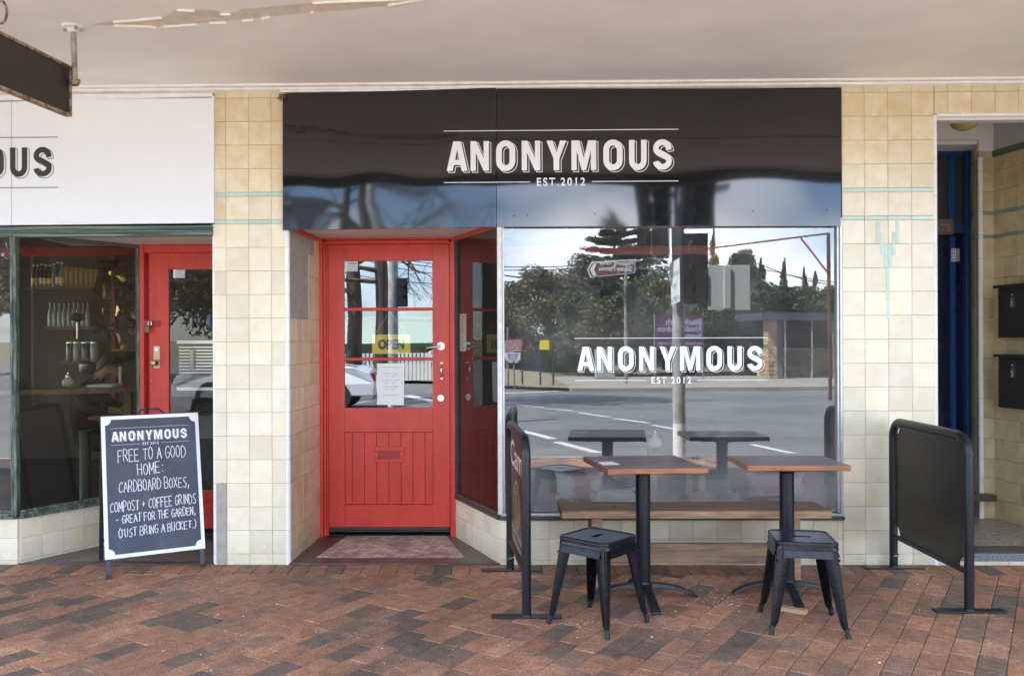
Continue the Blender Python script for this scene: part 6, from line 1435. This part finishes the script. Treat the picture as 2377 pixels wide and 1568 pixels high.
ts3 = thing('traffic_signal', 'signal with a pale square backing board turned away on the kerbside pole', 'traffic light', (b_.x, b_.y, 2)); box('backing_board', M('signal_board_grey', (.60, .62, .60), .5), ts3, a_.x, b_.x, a_.y-.004, a_.y+.004, a_.z, b_.z, bevel=.03)
mb = MB(); mb.box(a_.x+.19, a_.x+.26, a_.y+.0045, a_.y+.03, a_.z+.02, b_.z-.02); mb.build('stiffener', bpy.data.materials['signal_board_grey'], ts3); box('arm', signal_black, ts3, a_.x-.14, a_.x+.0, a_.y-.05, a_.y+.02, a_.z+.1, b_.z-.1)
ts4 = thing('traffic_signal', 'signal head with a white edged board high on the kerbside pole, cut by the fascia', 'traffic light', (np_.x-.3, np_.y, 3)); sig(ts4, 1478, 1552, 380, 600, D2-.1, 3)
ts5 = thing('traffic_signal', 'topmost dark signal head on the kerbside pole, showing only in the glossy fascia', 'traffic light', (np_.x+.2, np_.y, 3.3)); sig(ts5, 1582, 1656, 372, 530, D2-.1, 3)
mb = MB(); p4 = [at(x, y, D2-.14) for x, y in ((1512, 380), (1512, 590), (1530, 604), (1552, 592), (1552, 380))]; mb.tube(p4, .012, 6); mb.build('white_edge', vinylw, ts4)
o = thing('notice_sign', 'narrow white street notice fixed edge-on to the kerbside pole', 'sign', at(1565, 700, D2-.2)); q = [at(1554, 612, D2-.1), at(1577, 598, D2-.35), at(1578, 700, D2-.35), at(1558, 708, D2-.1)]
MB().hexa([q[2], q[3], q[0], q[1]], (0, -.004, 0)).build('plate', vinylw, o)
uu = (q[0]-q[1]); 
for s_, py in (('NO ENTRY', 634), ('TO', 662), ('VEHICLES', 692)): text(o, s_, at(1576, py, D2-.36)+Vector((0, .006, 0))+uu*(.3 if s_ == 'TO' else .08), uu.normalized(), (0, 0, 1), .045, ink, width=uu.length*(.35 if s_ == 'TO' else .8), name='lettering')
o = thing('round_mirror', 'round dark traffic mirror at the window edge, seen from behind', 'mirror', at(1178, 748, 26)); MB().lathe(at(1178, 748, 26), [(.12, 0), (.12, .03), (.03, .05)], 24, axis='y').build('disc', signal_black, o); MB().tube([at(1178, 748, 26)+Vector((0, -.02, 0)), Vector((at(1178, 748, 26).x, at(1178, 748, 26).y-.02, 0))], .03, 8).build('pole', galv, o)
# danger sign
D3 = 24.5; dg_ = thing('danger_sign', 'red DANGER bridge height sign with a white plate under it, on a low post', 'sign', (at(1190, 0, D3).x, at(1190, 0, D3).y, 0))
def plate(par, x0, x1, y0, y1, D, mat, name='plate'): a, b = at(x0, y1, D), at(x1, y0, D); return box(name, mat, par, a.x, b.x, a.y-.01, a.y+.01, a.z, b.z)
plate(dg_, 1166, 1213, 786, 817, D3, M('sign_red', (.42, .03, .04), .45)); plate(dg_, 1174, 1208, 819, 837, D3, vinylw); p = at(1190, 0, D3); MB().tube([(p.x, p.y-.05, 0), (p.x, p.y-.05, 1.3)], .025, 8).build('post', galv, dg_)
for s_, py, w_, mt in (('DANGER', 793, 36, vinylw), ('DOWN RAIL LAST', 798.5, 40, vinylw), ('OVERHEAD WIRES', 804, 40, vinylw), ('MAX. VEHICLE', 809.5, 38, vinylw), ('HEIGHT 4.30M', 815, 38, vinylw), ('TRUCKS MUST', 825, 28, ink), ('USE OTHER', 830, 24, ink), ('CROSSING', 835, 22, ink)):
    text(dg_, s_, at(1190+w_/2, py, D3)+Vector((0, .012, 0)), (-1, 0, 0), (0, 0, 1), .045, mt, width=w_*D3/F, bold=.02, name='lettering')
o = thing('yellow_sign', 'yellow sign on a dark fence beyond the danger sign', 'sign', at(1262, 812, 27)); plate(o, 1251, 1273, 790, 813, 27, signyel); fn = thing('fence', 'dark mesh fence rail behind the yellow sign across the street', 'fence', at(1240, 800, 27.4)); 
for px in (1212, 1252, 1282): p = at(px, 780, 27.4); MB().tube([(p.x, p.y, 0), (p.x, p.y, at(px, 783, 27.4).z)], .03, 6).build('post', signal_black, fn)
for py in (784, 812): MB().tube([at(1205, py, 27.4), at(1285, py, 27.4)], .02, 6).build('rail', signal_black, fn)
o = thing('service_cabinet', 'pale green roadside service cabinet behind the window lettering', 'cabinet', at(1403, 872, 31)); a, b = at(1384, 872, 31), at(1426, 812, 31); box('body', M('cabinet_green', (.32, .42, .38), .5), o, a.x, b.x, a.y-.4, a.y, 0, b.z, bevel=.01); box('plinth', kerb_m, o, a.x-.03, b.x+.03, a.y-.43, a.y+.03, 0, .06); box('door_gap', ink, o, (a.x+b.x)/2-.005, (a.x+b.x)/2+.005, a.y+.0, a.y+.002, .12, b.z-.05)
# purple banner
D4 = 29; bn2 = thing('festival_banner', 'purple festival banner tied to the fence, mirrored behind the kerbside pole', 'banner', at(1575, 806, D4)); plate(bn2, 1520, 1630, 731, 808, D4, M('banner_purple', (.085, .012, .07), .6), 'cloth')
for s_, py, x_ in (('Blackheath', 753, 1627), ('Rhododendron', 769, 1627), ('Festival', 786, 1627), ('1st Weekend in November', 800, 1627)): text(bn2, s_, at(x_, py, D4)+Vector((0, .012, 0)), (-1, 0, 0), (0, 0, 1), .20 if py < 790 else .09, M('banner_lilac', (.45, .42, .58), .6) if 'banner_lilac' not in bpy.data.materials else bpy.data.materials['banner_lilac'], width={753: 82, 769: 100, 786: 50, 800: 102}[py]*D4/F, bold=.02, name='lettering')
for px in (1520, 1630): p = at(px, 800, D4+.1); MB().tube([(p.x, p.y, 0), (p.x, p.y, at(px, 728, D4).z)], .03, 6).build('post', galv, bn2)
# shelter with stone pillar
D5 = 30.3; sh_ = thing('stone_shelter', 'low flat roofed shelter with a sandstone pillar across the street', 'shelter', at(1850, 880, D5))
stn = M('sandstone', (.50, .36, .20), .85, c2=(.36, .25, .14), vs=3, var=.3, orand=.25, offs=True)
a, b = at(1783, 880, D5), at(1803, 740, D5); rs2 = random.Random(9); z = 0
while z < b.z-.05:
    h_ = rs2.uniform(.11, .2); xm = a.x+(b.x-a.x)*rs2.uniform(.35, .65)
    for p0, p1 in ((a.x, xm), (xm+.01, b.x)): box('stone', stn, sh_, p0, p1, a.y-.5, a.y+rs2.uniform(0, .02), z, z+h_-.012, bevel=.008)
    z += h_
a2, b2 = at(1765, 742, D5), at(1990, 724, D5); box('roof', M('shelter_roof', (.06, .065, .07), .6), sh_, a2.x, b2.x, a.y-3, a.y+.25, a2.z, b2.z); z = 0
xx = b.x+.05
while z < 1.0:
    h_ = rs2.uniform(.14, .22); x_ = b.x+.02
    while x_ < b2.x: w_ = rs2.uniform(.25, .5); box('stone', stn, sh_, x_, x_+w_-.015, a.y-2.4, a.y-2.1+rs2.uniform(0, .04), z, z+h_-.012); x_ += w_
    z += h_
box('rear_wall', roomd, sh_, b.x, b2.x, a.y-2.9, a.y-2.8, 0, a2.z); box('side_wall', M('shelter_grey', (.16, .18, .19), .8), sh_, at(1822, 0, D5).x, at(1835, 0, D5).x, a.y-2.5, a.y-1, 0, a2.z)
for px in (1820, 1880, 1930): p = at(px, 800, D5); MB().tube([(p.x, a.y+.1, 0), (p.x, a.y+.1, a2.z)], .03, 8).build('post', galv, sh_)
# rusty gantry
D6 = 20; gt = thing('steel_gantry', 'rusty steel gantry with a long arm and brace at the mirrored right corner', 'gantry', (at(1925, 0, D6).x, at(1925, 0, D6).y, 0)); rm_ = M('rusty_steel', (.16, .05, .03), .7, c2=(.09, .04, .03), vs=4, var=.3)
p = at(1924, 700, D6); box('post', rm_, gt, p.x-.032, p.x+.032, p.y-.032, p.y+.032, 0, at(1924, 541, D6).z)
MB().tube([at(1924, 542, D6), at(1780, 560, 24), at(1642, 576, 30)], .025, 6).build('arm', rm_, gt); MB().tube([at(1858, 554, 21.6), at(1920, 632, D6)], .025, 6).build('brace', rm_, gt)
# power lines
pwm = M('cable', (.02, .02, .02), .6); pw_ = thing('power_lines', 'dark overhead cables crossing the mirrored sky', 'cable', at(1250, 600, 45))
for x0, y0, x1, y1 in ((900, 600, 1345, 622), (900, 592, 1360, 615), (1000, 606, 1400, 650), (1100, 622, 1420, 655), (1700, 600, 1990, 660), (1760, 612, 1990, 668), (700, 560, 1100, 640), (700, 610, 1100, 655)):
    a, b = at(x0, y0, 45), at(x1, y1, 45); MB().tube([a+(b-a)*q+Vector((0, 0, -1.2*q*(1-q))) for q in (0, .25, .5, .75, 1)], .022, 4).build('cable', pwm, pw_)
# lane markings (thin sheets above the asphalt)
lnm = M('road_paint', (.62, .62, .60), .7, var=.1, vs=3)
def lane(a, b, w_=.13):
    a, b = VG(*a, -.116), VG(*b, -.116); d = (b-a).normalized(); s = Vector((-d.y, d.x, 0))*w_/2; o = MB().add([a-s, a+s, b+s, b-s], [(3, 2, 1, 0)]).build('lane_dash', lnm, rd); return o
zc = lambda x, y: ((1180+x/2.732)*.9702, (900+y/2.732)*.9702)
for x0, y0, x1, y1 in ((30, 170, 160, 179), (175, 182, 335, 197), (345, 204, 530, 225), (555, 233, 760, 264), (790, 274, 1015, 305), (1045, 318, 1175, 340), (1275, 356, 1420, 385), (1685, 442, 1960, 499)): lane(zc(x0, y0), zc(x1, y1))
for x0, y0, x1, y1 in ((65, 322, 110, 334), (190, 355, 390, 408), (415, 428, 685, 500)): lane(zc(x0, y0), zc(x1, y1), .16)
lane((1168, 912), (1300, 905), .2); lane((800, 945), (870, 935), .25); lane((930, 925), (1004, 945), .3)
# white car in the door reflection
def car(lab, c, mat, rz=0):
    t = thing('parked_car', lab, 'car', (c.x, c.y, c.z)); t.rotation_euler.z = rz
    prof = [(-2.2, .35), (-2.22, .62), (-2.1, .86), (-1.75, .96), (-1.25, 1.02), (-.55, 1.42), (.45, 1.45), (1.15, 1.12), (1.5, .98), (2.1, .80), (2.22, .55), (2.2, .32)]
    mb = MB(); n_ = len(prof)
    for y_, s in ((-.86, 1), (-.80, 1.0), (.80, 1.0), (.86, 1)):
        for x_, z in prof: zz = z if abs(y_) < .83 else (z*.94 if z > 1.0 else z*.99); mb.v.append((x_, y_ if z < 1.0 else y_*.84, zz))
    for i in range(3):
        for j in range(n_): k = (j+1) % n_; mb.f.append((i*n_+j, (i+1)*n_+j, (i+1)*n_+k, i*n_+k)); mb.m.append(0)
    mb.f.append(tuple(range(n_))); mb.f.append(tuple(3*n_+j for j in range(n_))[::-1]); mb.m += [0, 0]
    mb.build('body', mat, t, local=True, bevel=.04)
    for s in (-1, 1):
        for x_ in (-1.35, 1.35):
            w_ = MB().lathe((x_, s*.80, .33), [(.33, -.1), (.33, .1)], 24, axis='y').build('wheel', ink, t, local=True); MB().lathe((x_, s*.91, .33), [(.21, -.005), (.20, .005)], 16, axis='y').build('rim', steel, w_, local=True)
        gl_ = M('car_window_tint', (.02, .025, .03), .08) if 'car_window_tint' not in bpy.data.materials else bpy.data.materials['car_window_tint']
        MB().add([(-1.15, s*.80, 1.0), (1.05, s*.80, 1.0), (.42, s*.735, 1.34), (-.55, s*.735, 1.33)], [(0, 1, 2, 3)]).build('side_window', gl_, t, local=True)
        MB().box(-2.21, -2.05, s*.60-.2, s*.60+.2, .66, .84).build('tail_light', M('tail_red', (.35, .01, .01), .2) if 'tail_red' not in bpy.data.materials else bpy.data.materials['tail_red'], t, local=True, bevel=.02)
        MB().box(2.05, 2.19, s*.60-.2, s*.60+.2, .58, .74).build('headlight', steel, t, local=True, bevel=.02)
    return t
carp = M('car_white', (.70, .72, .74), .2, coat=.6)
YM = YD0+.02
def DV(px, py, D): q = P(px, py, D-5.6); return Vector((q.x, 2*YM-q.y, q.z))
cc = DV(675, 900, 19.5); car('white car passing on the road, its tail mirrored in the lowest door pane', Vector((cc.x-.2, cc.y, -.12)), carp, math.pi)
cc = at(1215, 800, 37); car('pale car parked far off behind the danger sign', Vector((cc.x-2.3, cc.y-4, -.05)), carp)
# trunks and hall seen in the door panes
def dtrunk(lab, px0, px1, D, H, seed):
    r_ = random.Random(seed); a, b = DV(px0, 820, D), DV(px1, 820, D); w_ = (b.x-a.x)/2; c = (a+b)/2; t = thing('street_tree', lab, 'tree', (c.x, c.y, 0)); tk = MB(); tk.tube([(c.x, c.y, 0), (c.x+.05, c.y, 2), (c.x-.05, c.y, 5), (c.x+.1, c.y, H)], [w_*1.25, w_*1.05, w_*.95, w_*.6], 10); cr_ = MB()
    def br(p, d, l, rd_, n_):
        e = p+d*l; tk.tube([p, (p+e)/2+Vector((r_.gauss(0, .1), 0, r_.gauss(0, .06)))*l, e], [rd_, rd_*.7, rd_*.45], 5, cap=False)
        if n_ > 0:
            for _ in range(3): br(p+(e-p)*r_.uniform(.4, 1), (d+Vector((r_.gauss(0, .6), r_.gauss(0, .5), r_.gauss(-.1, .35)))).normalized(), l*r_.uniform(.6, .8), rd_*.5, n_-1)
    for i in range(9): br(Vector((c.x, c.y, r_.uniform(2.6, H))), Vector((r_.choice((-1, 1)), r_.gauss(0, .5), r_.uniform(-.1, .6))).normalized(), 1.5, .07, 4)
    tk.build('trunk', bark, t, smooth=True); leaves(cr_, Vector((c.x, c.y, H)), 1400, (1.6, 1.6, 1.3), .09, r_); cr_.build('crown', lv['dark'], t)
dtrunk('street tree with a rough trunk at the mirrored left of the door glass', 803, 835, 22, 8.5, 31); dtrunk('street tree with a straight trunk in the middle of the door reflection', 868, 898, 21, 9, 32)
c = DV(912, 800, 17); tp_ = thing('traffic_signal', 'dark four aspect signal on a concrete pole mirrored in the top door pane', 'traffic light', (c.x, c.y, 0)); MB().tube([(c.x, c.y, -.12), (c.x, c.y, 4.8)], .10, 12).build('pole', polem, tp_, smooth=True)
a, b = DV(919, 712, 16.8), DV(946, 644, 16.8); box('backing_board', signal_black, tp_, a.x, b.x, a.y-.01, a.y+.01, a.z, b.z, bevel=.01)
for k_ in range(3): z = a.z+(b.z-a.z)*(k_+.5)/3; MB().lathe(((a.x+b.x)/2, a.y+.01, z), [(.085, 0), (.09, .14), (.08, .14)], 14, axis='y').build('visor', signal_black, tp_, smooth=True)
a, b = DV(790, 838, 44), DV(1040, 752, 44); hl = thing('low_hall', 'long low hall with a pale green roof mirrored in the door glass', 'building', ((a.x+b.x)/2, a.y, 0))
box('wall', M('hall_wall', (.20, .22, .18), .8), hl, a.x, b.x+6, a.y-8, a.y, 0, DV(900, 800, 44).z)
MB().hexa([(b.x+6.3, a.y+.4, DV(900, 800, 44).z), (a.x-.3, a.y+.4, DV(900, 800, 44).z), (a.x-.3, a.y-4, b.z+.5), (b.x+6.3, a.y-4, b.z+.5)], (0, 0, -.1)).build('roof', M('pale_green_roof', (.36, .45, .38), .5, var=.1), hl)
box('gutter', M('gutter_green', (.03, .09, .05), .5), hl, a.x-.3, b.x+6.3, a.y+.401, a.y+.5, DV(900, 804, 44).z, DV(900, 799, 44).z+.05)
pf = thing('picket_fence', 'low pale picket fence in front of the mirrored green roofed hall', 'fence', DV(900, 838, 30)); mb = MB()
for i in range(26): p = DV(790+i*9, 838, 30); MB().box(p.x-.045, p.x+.045, p.y-.01, p.y+.01, 0, .95).build('picket', vinylw, pf)
p0, p1 = DV(785, 830, 30), DV(1025, 830, 30); box('rail', vinylw, pf, p0.x, p1.x, p0.y-.04, p0.y-.012, .7, .76)
# trees for the neighbouring window and behind
for i, (x_, y_, s_) in enumerate(((-9, -24, 7), (-13, -26, 8), (-18, -28, 9), (-24, -33, 9))):
    k = F/(-y_+5.6); tree('tall street tree %s' % ('by the side road corner|next along the side road|third along the side road|far along the side road|beyond the shelter|last beyond the shelter'.split('|')[i]), CX+F*((x_)*math.cos(TH))/(-y_+5.6)*1.0+35, CY-(s_-1.465)*k, -y_+5.6, 'round', lv['green' if i % 2 else 'olive'], 70+i, 3.4*k*2, group=TG)
